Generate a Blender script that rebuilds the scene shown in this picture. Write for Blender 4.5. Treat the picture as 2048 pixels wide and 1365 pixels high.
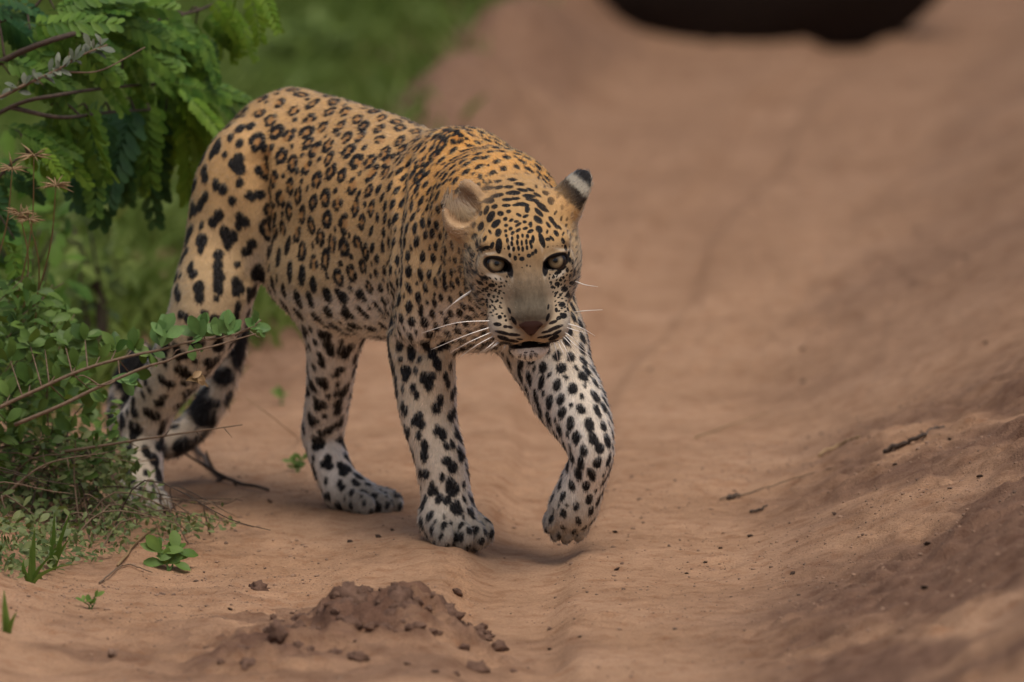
import bpy, bmesh, math, random
import numpy as np
from mathutils import Vector, Matrix, Euler
for o in list(bpy.data.objects): bpy.data.objects.remove(o)
scene = bpy.context.scene
col = scene.collection
# ---------------------------------------------------------------- camera
cam_d = bpy.data.cameras.new('camera'); cam = bpy.data.objects.new('camera', cam_d); col.objects.link(cam)
cam_d.sensor_width = 36; cam_d.lens = 36*16996/2048
_dep = math.radians(6.5); _zt = (1090-682.5)/1214/math.cos(_dep)
cam.location = (0, -14*math.cos(_dep), _zt + 14*math.sin(_dep))
cam.rotation_euler = (math.pi/2-_dep, 0, 0)
cam_d.clip_start = .5; cam_d.clip_end = 2000
cam_d.dof.use_dof = True; cam_d.dof.focus_distance = 13.72; cam_d.dof.aperture_fstop = 3.5
scene.camera = cam
# ---------------------------------------------------------------- sky and a soft, low-contrast sun behind thin cloud
SUN_EL, SUN_AZ = math.radians(66), math.radians(160)            # azimuth from +Y, clockwise
world = bpy.data.worlds.new('World'); scene.world = world; world.use_nodes = True
wn = world.node_tree.nodes; wl = world.node_tree.links
bg = wn['Background']; sky = wn.new('ShaderNodeTexSky'); sky.sky_type = 'NISHITA'; sky.sun_disc = False
sky.sun_elevation = SUN_EL; sky.sun_rotation = SUN_AZ; sky.air_density = 1.0; sky.dust_density = 6.0; sky.ozone_density = .6
wl.new(sky.outputs['Color'], bg.inputs['Color']); bg.inputs['Strength'].default_value = .080
sun_d = bpy.data.lights.new('sun', 'SUN'); sun = bpy.data.objects.new('sun', sun_d); col.objects.link(sun)
sun_d.energy = 1.25; sun_d.angle = math.radians(28); sun_d.color = (1, .94, .86)
_d = Vector((math.sin(SUN_AZ)*math.cos(SUN_EL), math.cos(SUN_AZ)*math.cos(SUN_EL), math.sin(SUN_EL)))
sun.rotation_euler = (-_d).to_track_quat('-Z', 'Y').to_euler(); sun.location = _d*20
# ---------------------------------------------------------------- render settings
vs = scene.view_settings; vs.view_transform = 'Standard'; vs.look = 'None'; vs.exposure = 0.46; vs.gamma = 1; vs.use_curve_mapping = False
scene.render.engine = 'CYCLES'
scene.cycles.use_denoising = True; scene.cycles.max_bounces = 6; scene.cycles.transparent_max_bounces = 8
scene.cycles.diffuse_bounces = 3; scene.cycles.glossy_bounces = 2; scene.cycles.caustics_reflective = False; scene.cycles.caustics_refractive = False
# ---------------------------------------------------------------- leopard geometry (signed distance field)
import numpy as np, math
F_PX = 16996.0; DEP = math.radians(6.5); DIST = 14.0
TGT = np.array([0, 0, (1090-682.5)/1214/math.cos(DEP)])
FWD = np.array([0, math.cos(DEP), -math.sin(DEP)]); UPV = np.array([0, math.sin(DEP), math.cos(DEP)])
CAM = TGT - DIST*FWD
def P(px, py, Y):
    r = FWD + (px-1024)/F_PX*np.array([1., 0, 0]) + (682.5-py)/F_PX*UPV
    return CAM + r*((Y-CAM[1])/r[1])
def project(p):
    v = np.asarray(p) - CAM
    z = v @ FWD
    return 1024 + F_PX*v[..., 0]/z, 682.5 - F_PX*(v @ UPV)/z, z
PXM = 1/1214.0
BH = np.array([0.555, -0.832, 0.]); BR = np.array([-0.832, -0.555, 0.]); BU = np.array([0, 0, 1.])
def basis(f, u=(0, 0, 1)):
    f = np.asarray(f, float); f = f/np.linalg.norm(f)
    r = np.cross(f, u); r /= np.linalg.norm(r)
    return np.array([f, r, np.cross(r, f)])           # rows: forward, right, up
BODY = np.array([BH, BR, BU])
# head frame: x = picture right (the cat's left), y = muzzle direction, z = crown
_yaw, _pit, _rol = math.radians(5), math.radians(31), math.radians(3.0)
_y = np.array([math.sin(_yaw)*math.cos(_pit), -math.cos(_yaw)*math.cos(_pit), -math.sin(_pit)])
_x = np.array([math.cos(_yaw), math.sin(_yaw), 0])
_z = np.cross(_x, -_y); _z = _z if _z[2] > 0 else -_z
_c, _s = math.cos(_rol), math.sin(_rol)
HX = _c*_x + _s*_z; HZ = -_s*_x + _c*_z; HY = _y
HEAD = np.array([HX, HY, HZ])
HO = P(1051, 525, -0.30)
def H(x, y, z): return HO + x*HX + y*HY + z*HZ
_q = math.radians(37.5)                                # face plane: the flat of forehead, eyes and nose
FA = HY*math.cos(_q) + HZ*math.sin(_q); FZ = -HY*math.sin(_q) + HZ*math.cos(_q)
FB = np.array([HX, FA, FZ])
def G(u, v, w): return HO + u*HX + v*FZ + w*FA
PR = []                                                # (kind, data, k, tag)
def cap(a, b, ra, rb, k, tag): PR.append(('cap', (np.asarray(a), np.asarray(b), ra, rb), k, tag))
def ell(c, rad, k, tag, B=BODY): PR.append(('ell', (np.asarray(c), np.asarray(rad, float), np.asarray(B)), k, tag))
def cut(c, rad, k, B=BODY): PR.append(('cut', (np.asarray(c), np.asarray(rad, float), np.asarray(B)), k, ''))
def spline(pts, n=4):
    q = np.array([list(a)+[r] for a, r in pts])
    q = np.vstack([2*q[0]-q[1], q, 2*q[-1]-q[-2]])
    out = []
    for i in range(1, len(q)-2):
        for t in np.linspace(0, 1, n, endpoint=False):
            out.append(.5*(2*q[i] + (q[i+1]-q[i-1])*t + (2*q[i-1]-5*q[i]+4*q[i+1]-q[i+2])*t*t + (3*q[i]-q[i-1]-3*q[i+1]+q[i+2])*t**3))
    out.append(q[-2])
    return np.array(out)
def chain(pts, k, tag, shrink=5):
    q = spline([(a, (r-shrink)*PXM) for a, r in pts])
    PR.append(('chn', [(q[i, :3], q[i+1, :3], q[i, 3], q[i+1, 3]) for i in range(len(q)-1)], k, tag))
def surf(px, py, y0=-.5, y1=1.):
    """where the picture ray first meets the body built so far"""
    p = np.array([P(px, py, y) for y in np.linspace(y0, y1, 300)]); i = np.where(field_pts(p) < 0)[0]
    return p[i[0]] if len(i) else p[150]
def cutchain(pix, rad, bite, k):
    pts = [surf(x, y) for x, y in pix]
    out = []
    for p in pts:
        g = field_grad(p[None])[0]; g /= np.linalg.norm(g); out.append((p + g*(rad-bite), rad))
    q = spline(out); PR.append(('cch', [(q[i, :3], q[i+1, :3], q[i, 3], q[i+1, 3]) for i in range(len(q)-1)], k, ''))
def hell(x, y, z, rx, ry, rz, k, tag, tilt=None):
    B = HEAD if tilt is None else tilt @ HEAD
    ell(H(x, y, z), (rx, ry, rz), k, tag, B)
def rotm(ax, deg):
    a = math.radians(deg); c, s = math.cos(a), math.sin(a)
    return {'x': np.array([[1, 0, 0], [0, c, s], [0, -s, c]]), 'y': np.array([[c, 0, -s], [0, 1, 0], [s, 0, c]]),
            'z': np.array([[c, s, 0], [-s, c, 0], [0, 0, 1]])}[ax]

def build_prims():
    PR.clear()
    # ---- trunk
    ell(P(568, 354, .49), (.150, .108, .140), .05, 'rump')
    ell(P(690, 404, .36), (.19, .116, .146), .07, 'flank')
    ell(P(798, 474, .22), (.18, .128, .174), .07, 'flank')
    ell(P(905, 498, .07), (.14, .120, .165), .07, 'chest')
    ell(P(955, 555, -.02), (.10, .098, .110), .06, 'chest')
    ell(P(665, 560, .31), (.17, .085, .074), .07, 'belly')
    chain([(P(590, 226, .5), 40), (P(700, 247, .36), 38), (P(770, 272, .28), 36), (P(850, 303, .17), 36), (P(930, 325, .06), 44)], .06, 'flank')
    # ---- neck
    cap(P(935, 402, .06), P(996, 434, -.10), .106, .098, .06, 'neck')
    cap(P(996, 434, -.10), P(1042, 486, -.20), .098, .078, .05, 'neck')
    cap(P(950, 560, -.02), P(1035, 550, -.19), .082, .068, .07, 'neck')
    # ---- right shoulder and planted fore leg
    chain([(P(898, 306, .03), 46), (P(866, 400, .00), 66), (P(870, 520, -.03), 82), (P(842, 668, .02), 62)], .028, 'shoulder')
    chain([(P(840, 672, .03), 60), (P(843, 762, .02), 59), (P(858, 840, .00), 57), (P(882, 920, -.015), 55),
           (P(892, 985, -.02), 54), (P(897, 1030, -.03), 56)], .03, 'fore')
    ell(P(820, 700, .05), (.028, .028, .045), .03, 'fore')                   # elbow
    def paw(c, fwd, w, l, h, tag='paw'):
        B = basis(fwd); f, r, u = B
        ell(c, (l*.40, w*.42, h*.60), .025, tag, B)
        for i, s in enumerate((-1.5, -.5, .5, 1.5)):
            ln = l*(.50 if abs(s) < 1 else .34)
            tc = c + f*ln*.92 + r*s*w*.245 - u*h*.16
            Bt = basis(f + r*s*.12, u)
            ell(tc, (l*.235, w*.138, h*.42), .004, tag, Bt)
            ell(tc - f*l*.17 + u*h*.12, (l*.22, w*.118, h*.38), .007, tag, Bt)
    paw(P(896, 1046, -.030), (.62, -.78, -.12), .108, .118, .062)
    # ---- left shoulder and lifted fore leg
    chain([(P(985, 380, .12), 58), (P(1035, 500, .06), 82), (P(1072, 600, .02), 82), (P(1094, 690, .00), 80)], .05, 'shoulder')
    chain([(P(1094, 690, .0), 80), (P(1106, 730, -.02), 80), (P(1136, 795, -.06), 76), (P(1168, 855, -.10), 63), (P(1181, 908, -.115), 52), (P(1167, 960, -.10), 50), (P(1148, 1010, -.085), 47)], .03, 'lfore')
    B = basis(P(1118, 1062, -.06) - P(1150, 1000, -.085), (0.35, -.9, .2)); f, r, u = B
    pc = P(1146, 1018, -.085)
    ell(pc, (.045, .037, .032), .02, 'lpaw', B)
    for s in (-1.5, -.5, .5, 1.5):
        ell(pc + f*(.038 if abs(s) < 1 else .027) + r*s*.0175 + u*.004, (.026, .0120, .021), .004, 'lpaw', B)
    # shoulder blade, upper arm and elbow show under the skin
    cap(P(915, 292, -.01), P(868, 455, -.065), .020, .026, .035, 'shoulder')
    ell(P(828, 600, -.03), (.036, .030, .070), .03, 'shoulder', basis((.3, -.9, .3)))
    ell(P(868, 760, -.012), (.030, .032, .070), .03, 'fore', basis((.2, -.95, -.2)))
    # ---- right hind leg
    ell(P(474, 420, .465), (.090, .072, .150), .03, 'thigh', basis((.555, -.832, -.25)))
    chain([(P(494, 350, .47), 80), (P(452, 470, .46), 80), (P(428, 575, .44), 88), (P(402, 655, .44), 80), (P(354, 734, .49), 64), (P(311, 795, .54), 56), (P(289, 860, .57), 50),
           (P(286, 920, .55), 47), (P(284, 985, .53), 48)], .024, 'hind')
    ell(P(264, 838, .59), (.02, .023, .032), .02, 'hind')
    paw(P(278, 998, .50), (.30, -.95, 0), .085, .115, .054)
    # ---- left hind leg
    chain([(P(640, 480, .42), 100), (P(668, 620, .34), 80), (P(666, 690, .35), 62), (P(661, 750, .39), 54), (P(651, 820, .44), 50), (P(646, 872, .47), 46),
           (P(660, 925, .455), 45), (P(684, 975, .435), 44)], .035, 'lhind')
    ell(P(630, 858, .49), (.018, .02, .028), .02, 'lhind')
    paw(P(712, 993, .425), (.80, -.60, 0), .092, .128, .050)
    # ---- tail
    chain([(P(465, 330, .60), 46), (P(445, 430, .67), 34), (P(462, 560, .71), 34), (P(468, 660, .72), 35), (P(444, 760, .71), 38), (P(395, 845, .70), 39),
           (P(335, 885, .69), 39), (P(275, 880, .68), 39), (P(249, 838, .68), 39), (P(258, 765, .68), 38), (P(285, 705, .68), 25)], .012, 'tail')
    # ---- head
    hell(0, -.075, .004, .078, .096, .072, .03, 'head')                        # cranium
    hell(0, -.012, .026, .054, .050, .036, .035, 'head')                       # forehead
    hell(0, -.010, -.040, .064, .070, .052, .04, 'head')                       # face mass
    cap(H(0, .000, -.030), H(0, .060, -.052), .052, .040, .035, 'head')        # muzzle root
    for s in (-1, 1):
        hell(s*.054, -.045, -.024, .036, .052, .044, .03, 'head')             # cheek bone
        hell(s*.039, -.040, -.072, .037, .054, .043, .035, 'head')            # jowl
        hell(s*.0420, -.004, .0420, .025, .016, .0100, .034, 'head', rotm('y', 2*s))   # brow
        hell(s*.0500, .010, -.010, .024, .020, .014, .020, 'head', rotm('y', -10*s))  # lower lid bulge
        hell(s*.0270, .080, -.066, .0310, .034, .0260, .020, 'pad')           # whisker pads
        hell(s*.0420, .056, -.068, .0200, .036, .0240, .03, 'pad')
    cap(H(0, -.005, .014), H(0, .060, -.0095), .0290, .0265, .026, 'bridge')
    cap(H(0, .060, -.0095), H(0, .092, -.027), .0265, .0225, .016, 'bridge')
    for s in (-1, 1): hell(s*.014, .088, -.032, .018, .023, .016, .014, 'bridge')
    hell(0, .020, -.085, .046, .060, .036, .025, 'head')                       # lower jaw
    hell(0, .071, -.1130, .032, .031, .0220, .014, 'chin')                    # chin
    # nose pad
    hell(0, .1060, -.0410, .0225, .012, .0115, .006, 'nose', rotm('x', 25))
    hell(0, .1050, -.0520, .010, .011, .013, .006, 'nose')
    for s in (-1, 1): cut(H(s*.0150, .1175, -.0475), (.0060, .009, .0040), .003, rotm('y', 30*s) @ HEAD)
    cut(H(0, .118, -.070), (.0016, .014, .012), .003, HEAD)                   # philtrum
    # mouth
    cut(H(0, .090, -.0935), (.029, .036, .0062), .005, HEAD)
    for s in (-1, 1): cut(H(s*.034, .070, -.0950), (.022, .034, .0040), .006, rotm('y', -14*s) @ HEAD)
    # eye openings, cut along the face axis
    for s in (-1, 1):
        ell(G(s*.0620, .002, .010), (.012, .013, .016), .014, 'head', FB)
        cut(G(s*.0475, -.0022, .042), (.0208, .036, .0106), .003, rotm('y', -17*s) @ FB)
        cut(G(s*.0292, -.0085, .050), (.0042, .018, .0075), .003, rotm('y', -12*s) @ FB)
    for s in (-1, 1):                                        # hooded upper lids
        ell(G(s*.0480, .0118, .0335), (.0200, .0075, .0050), .005, 'head', rotm('y', -13*s) @ rotm('z', -24*s) @ FB)
    # ears: cupped discs
    Bl = basis((-.20, -.95, .12), (-.50, .05, .85))
    c = P(925, 408, -.225); f, r, u = Bl
    ell(c, (.0135, .037, .041), .010, 'ear', Bl)
    ell(c - f*.004 - u*.030 + r*.008, (.024, .034, .026), .03, 'ear', Bl)
    cut(c + f*.0205 - u*.004, (.022, .0315, .0355), .004, Bl)
    chain([(c + r*.0335*math.cos(t) + u*.0375*math.sin(t) + f*.002, 5.0) for t in np.linspace(math.radians(20), math.radians(245), 12)], .004, 'ear', 0)
    Br = basis((.62, .55, -.40), (.66, .05, .75))
    c = P(1147, 386, -.235); f, r, u = Br
    ell(c, (.013, .033, .042), .010, 'earb', Br)
    ell(c - u*.030, (.024, .030, .026), .03, 'earb', Br)
    cut(c + f*.018 - u*.004, (.024, .027, .036), .006, Br)
    # creases: behind the shoulder, in front of the thigh, along the neck and above the elbow
    cutchain([(812, 330), (800, 410), (793, 490), (786, 570), (780, 640)], .020, .0085, .016)
    cutchain([(516, 330), (524, 420), (526, 500), (524, 560)], .022, .0100, .018)
    cutchain([(905, 372), (880, 440), (872, 520)], .018, .0050, .02)
    cutchain([(790, 690), (830, 700), (880, 690)], .014, .0035, .012)
    cutchain([(430, 690), (380, 735), (345, 800)], .014, .0045, .014)

def sd_cap(p, d):
    a, b, ra, rb = d
    ba = b-a; L = float(ba @ ba)
    q = p-a
    t = q @ ba.astype(np.float32) / L
    ln = math.sqrt(L); s = max(-.9, min(.9, (rb-ra)/ln))
    if abs(s) > 1e-4:                                      # true round cone
        pp = np.sqrt(np.maximum((q*q).sum(-1) - t*t*L, 0))
        t = t + pp*(s/(math.sqrt(1-s*s)*ln))
    t = np.clip(t, 0, 1)
    q = q - t[..., None]*ba.astype(np.float32)
    return np.sqrt((q*q).sum(-1)) - (ra + (rb-ra)*t)
def sd_ell(p, d):
    c, r, B = d
    q = (p-c.astype(np.float32)) @ B.T.astype(np.float32)
    q1 = q/r.astype(np.float32); q2 = q1/r.astype(np.float32)
    k0 = np.sqrt((q1*q1).sum(-1)); k1 = np.sqrt((q2*q2).sum(-1)) + 1e-9
    return np.where(k1 > 1e-6, k0*(k0-1)/k1, -r.min())
def smin(a, b, k):
    h = np.maximum(k-np.abs(a-b), 0)/k
    return np.minimum(a, b) - h*h*k*.25
def prim_d(pr, p):
    if pr[0] in ('chn', 'cch'):
        d = sd_cap(p, pr[1][0])
        for c in pr[1][1:]: d = np.minimum(d, sd_cap(p, c))
        return d
    return sd_cap(p, pr[1]) if pr[0] == 'cap' else sd_ell(p, pr[1])
def prim_box(pr, m):
    if pr[0] == 'cap':
        a, b, ra, rb = pr[1]
        return np.minimum(a-ra, b-rb)-m, np.maximum(a+ra, b+rb)+m
    if pr[0] in ('chn', 'cch'):
        lo = np.min([np.minimum(a-ra, b-rb) for a, b, ra, rb in pr[1]], axis=0); hi = np.max([np.maximum(a+ra, b+rb) for a, b, ra, rb in pr[1]], axis=0)
        return lo-m, hi+m
    c, r, B = pr[1]
    e = np.sqrt(((B*r[:, None])**2).sum(0))
    return c-e-m, c+e+m
def field_grid(h):
    lo = np.min([prim_box(q, .02)[0] for q in PR if q[0] not in ('cut', 'cch')], axis=0)
    hi = np.max([prim_box(q, .02)[1] for q in PR if q[0] not in ('cut', 'cch')], axis=0)
    n = np.ceil((hi-lo)/h).astype(int)+1
    D = np.full(n, 1., np.float32)
    ax = [(lo[i] + h*np.arange(n[i])).astype(np.float32) for i in range(3)]
    for q in PR:
        b0, b1 = prim_box(q, 2*q[2]+2.5*h)
        i0 = np.maximum(((b0-lo)/h).astype(int), 0); i1 = np.minimum(np.ceil((b1-lo)/h).astype(int)+1, n)
        if (i1 <= i0).any(): continue
        sl = tuple(slice(i0[j], i1[j]) for j in range(3))
        g = np.stack(np.meshgrid(*[ax[j][sl[j]] for j in range(3)], indexing='ij'), -1)
        if q[0] in ('chn', 'cch'):                                  # each segment only in its own box
            d = np.full(g.shape[:3], .5, np.float32); mg = 2*q[2]+2.5*h
            for c in q[1]:
                c0 = np.maximum(((np.minimum(c[0]-c[2], c[1]-c[3])-mg-lo)/h).astype(int)-i0, 0)
                c1 = np.minimum(np.ceil((np.maximum(c[0]+c[2], c[1]+c[3])+mg-lo)/h).astype(int)+1-i0, i1-i0)
                if (c1 <= c0).any(): continue
                s2 = tuple(slice(c0[j], c1[j]) for j in range(3))
                d[s2] = np.minimum(d[s2], sd_cap(g[s2], c))
        else: d = prim_d(q, g)
        D[sl] = -smin(-D[sl], d, q[2]) if q[0] in ('cut', 'cch') else smin(D[sl], d, q[2])
    return D, lo
def field_pts(p):
    p = p.astype(np.float32)
    d = np.full(len(p), 1., np.float32)
    for q in PR:
        b0, b1 = prim_box(q, 2*q[2]+.012)
        m = ((p > b0) & (p < b1)).all(1)
        if not m.any(): continue
        e = prim_d(q, p[m])
        d[m] = -smin(-d[m], e, q[2]) if q[0] in ('cut', 'cch') else smin(d[m], e, q[2])
    return d
def field_grad(p, e=.0012):
    g = np.empty((len(p), 3), np.float32)
    for i in range(3):
        o = np.zeros(3); o[i] = e
        g[:, i] = (field_pts(p+o)-field_pts(p-o))/(2*e)
    return g
def surface_nets(D, lo, h):
    n = np.array(D.shape)
    S = D < 0
    c = np.zeros(n-1, np.uint8)
    for dx in (0, 1):
        for dy in (0, 1):
            for dz in (0, 1):
                c += S[dx:n[0]-1+dx, dy:n[1]-1+dy, dz:n[2]-1+dz]
    act = (c > 0) & (c < 8)
    idx = np.argwhere(act)
    vid = np.full(n-1, -1, np.int32); vid[act] = np.arange(len(idx))
    acc = np.zeros((len(idx), 3)); cnt = np.zeros(len(idx))
    cor = [(a, b, d) for a in (0, 1) for b in (0, 1) for d in (0, 1)]
    val = {q: D[idx[:, 0]+q[0], idx[:, 1]+q[1], idx[:, 2]+q[2]] for q in cor}
    for q in cor:
        for a in range(3):
            if q[a] == 0:
                q2 = list(q); q2[a] = 1; q2 = tuple(q2)
                v0, v1 = val[q], val[q2]
                m = (v0 < 0) != (v1 < 0)
                t = np.where(m, v0/(v0-v1+1e-12), 0)
                pt = np.tile(np.array(q, float), (len(idx), 1)); pt[:, a] += t
                acc[m] += pt[m]; cnt[m] += 1
    V = lo + h*(idx + acc/cnt[:, None])
    Fs = []
    for a in range(3):
        b, c2 = (a+1) % 3, (a+2) % 3
        sl0 = [slice(None)]*3; sl1 = [slice(None)]*3
        sl0[a] = slice(0, n[a]-1); sl1[a] = slice(1, n[a])
        s0, s1 = S[tuple(sl0)], S[tuple(sl1)]
        e = np.argwhere(s0 != s1)
        e = e[(e[:, b] > 0) & (e[:, c2] > 0) & (e[:, b] < n[b]-1) & (e[:, c2] < n[c2]-1)]
        def at(db, dc):
            q = e.copy(); q[:, b] += db; q[:, c2] += dc
            return vid[q[:, 0], q[:, 1], q[:, 2]]
        quad = np.stack([at(-1, -1), at(0, -1), at(0, 0), at(-1, 0)], 1)
        flip = ~s0[e[:, 0], e[:, 1], e[:, 2]]
        quad[flip] = quad[flip][:, ::-1]
        Fs.append(quad)
    return V, np.concatenate(Fs)

def vnormals(V, Q):
    n = np.cross(V[Q[:, 2]]-V[Q[:, 0]], V[Q[:, 3]]-V[Q[:, 1]])
    N = np.stack([np.bincount(Q.ravel(), np.repeat(n[:, a], Q.shape[1]), len(V)) for a in range(3)], 1)
    return N/(np.linalg.norm(N, axis=1)[:, None]+1e-12)
def smooth_mesh(V, Q, it, w):
    e = np.concatenate([Q[:, [0, 1]], Q[:, [1, 2]], Q[:, [2, 3]], Q[:, [3, 0]]])
    e = np.concatenate([e, e[:, ::-1]])
    cnt = np.bincount(e[:, 0], minlength=len(V))[:, None]
    for i in range(it):
        for lam in (.55, -.57):                            # Taubin: no shrinking
            A = np.stack([np.bincount(e[:, 0], V[e[:, 1], a], len(V)) for a in range(3)], 1)/cnt
            V = V + lam*w[:, None]*(A-V)
    return V
# ---------------------------------------------------------------- leopard coat
def hash3(i, j, k, seed):
    n = (i.astype(np.int64)*374761393 + j.astype(np.int64)*668265263 + k.astype(np.int64)*2147483647 + seed*144665) & 0xffffffff
    n = ((n ^ (n >> 13))*1274126177) & 0xffffffff
    n = n ^ (n >> 16)
    return (n & 0xffff)/65535.0
def vnoise(p, seed=0):
    """value noise in [-1, 1]"""
    p = np.asarray(p, float)
    if p.shape[1] == 2: p = np.column_stack([p, np.zeros(len(p))])
    i = np.floor(p).astype(np.int64); f = p-i; f = f*f*(3-2*f)
    r = 0
    for a in (0, 1):
        for b in (0, 1):
            for c in (0, 1):
                w = (f[:, 0] if a else 1-f[:, 0])*(f[:, 1] if b else 1-f[:, 1])*(f[:, 2] if c else 1-f[:, 2])
                r = r + w*hash3(i[:, 0]+a, i[:, 1]+b, i[:, 2]+c, seed)
    return r*2-1
def fbm(p, oct=4, seed=0, gain=.5):
    r = 0; a = 1; t = 0
    for o in range(oct):
        r = r + a*vnoise(np.asarray(p)*(2.03**o)+o*17.3, seed+o); t += a; a *= gain
    return r/t
def sstep(a, b, x):
    t = np.clip((x-a)/(b-a), 0, 1); return t*t*(3-2*t)
def mixc(a, b, w): return a*(1-w[:, None]) + np.asarray(b)*w[:, None]
def refine(V, Q, NG, mask):
    """split the masked quads in four; neighbours take the new mid points in their outline"""
    nV = len(V)
    E = np.stack([Q, np.roll(Q, -1, 1)], -1)                     # (n,4,2)
    Es = np.sort(E, -1); key = Es[..., 0].astype(np.int64)*nV + Es[..., 1]
    mk = np.unique(key[mask])
    mid = .5*(V[mk//nV]+V[mk % nV]); mid_id = nV + np.arange(len(mk))
    pos = np.searchsorted(mk, key); posc = np.minimum(pos, len(mk)-1); has = mk[posc] == key
    mids = np.where(has, mid_id[posc], -1)
    fm = Q[mask]; cen = V[fm].mean(1); cid = nV + len(mk) + np.arange(len(fm)); mm = mids[mask]
    newQ = [np.stack([fm[:, a], mm[:, a], cid, mm[:, (a+3) % 4]], 1) for a in range(4)]
    part = has.any(1) & ~mask
    for q, m in zip(Q[part], mids[part]):
        l = []
        for a in range(4):
            l.append(int(q[a]))
            if m[a] >= 0: l.append(int(m[a]))
        NG.append(l)
    Q2 = np.concatenate([Q[~mask & ~part]] + newQ)
    return np.concatenate([V, mid, cen]), Q2, NG
def leopard_mesh(h=.0035):
    build_prims()
    D, lo = field_grid(h)
    V, Q = surface_nets(D, lo, h); del D
    hd = np.linalg.norm(V-H(0, 0, -.03), axis=1)
    w = np.clip((hd-.13)/.05, .12, 1)
    pw = np.ones(len(V))
    for c in (P(920, 1060, -.06), P(285, 1005, .48), P(735, 1000, .42), P(1125, 1050, -.06)):
        pw = np.minimum(pw, np.clip((np.linalg.norm(V-c, axis=1)-.07)/.04, .06, 1))
    V = smooth_mesh(V, Q, 20, np.minimum(w, pw))
    nr = vnormals(V, Q); amp = np.minimum(w, pw)**2
    V = V + nr*(amp*(.0040*fbm(V*np.array([9, 9, 6.]), 2, 301) + .0016*fbm(V*np.array([34, 34, 16.]), 2, 302)))[:, None]
    NG = []
    for rad, fy in ((.150, .01), (.104, .035)):
        c = V[Q].mean(1)
        n0 = len(V)
        V, Q, NG = refine(V, Q, NG, np.linalg.norm(c-H(0, fy, -.03), axis=1) < rad)
        new = np.arange(n0, len(V))
        new = new[np.linalg.norm(V[new]-H(0, fy, -.03), axis=1) < rad-.012]
        for it in range(2):
            g = field_grad(V[new], .0008); d = field_pts(V[new])
            V[new] -= np.clip(d/((g*g).sum(1)+1e-6), -.002, .002)[:, None]*g
    return V, Q, NG
TAGS = ['rump', 'flank', 'chest', 'belly', 'neck', 'shoulder', 'fore', 'paw', 'lfore', 'lpaw', 'thigh', 'hind', 'lhind', 'tail', 'head', 'pad', 'bridge', 'chin', 'nose', 'ear', 'earb']
def tag_weights(V):
    Dm = np.full((len(V), len(TAGS)), .3, np.float32); p = V.astype(np.float32)
    for q in PR:
        if q[0] in ('cut', 'cch'): continue
        parts = q[1] if q[0] == 'chn' else [None]
        t = TAGS.index(q[3])
        for c in parts:
            pr = q if c is None else ('cap', c, 0, '')
            b0, b1 = prim_box(pr, .07)
            m = np.where(((p > b0) & (p < b1)).all(1))[0]
            if len(m): Dm[m, t] = np.minimum(Dm[m, t], prim_d(pr, p[m]))
    W = np.exp(-np.clip(Dm - Dm.min(1)[:, None], 0, .3)/.010)
    return W/W.sum(1)[:, None]
#         spacing, semi a, semi b, kind(0 solid 1 rosette 2 lobed blotch)
STY = {'rump': (.0390, .0146, .0116, 1), 'flank': (.0365, .0138, .0102, 1), 'chest': (.0250, .0096, .0072, 0), 'belly': (.0400, .0170, .0110, 0),
       'neck': (.0205, .0084, .0060, 0), 'shoulder': (.0235, .0108, .0068, 0), 'fore': (.0350, .0150, .0116, 2), 'paw': (.0215, .0080, .0054, 0),
       'lfore': (.0255, .0115, .0080, 0), 'lpaw': (.0215, .0065, .0040, 0), 'thigh': (.0460, .0186, .0160, 2), 'hind': (.0420, .0166, .0136, 2),
       'lhind': (.0380, .0148, .0124, 2), 'tail': (.0480, .0220, .0150, 0), 'head': (.0150, .0048, .0030, 0), 'pad': (9, .004, .003, 0), 'bridge': (9, .004, .003, 0),
       'chin': (9, .004, .003, 0), 'nose': (9, .004, .003, 0), 'ear': (9, .004, .003, 0), 'earb': (9, .004, .003, 0)}
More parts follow.
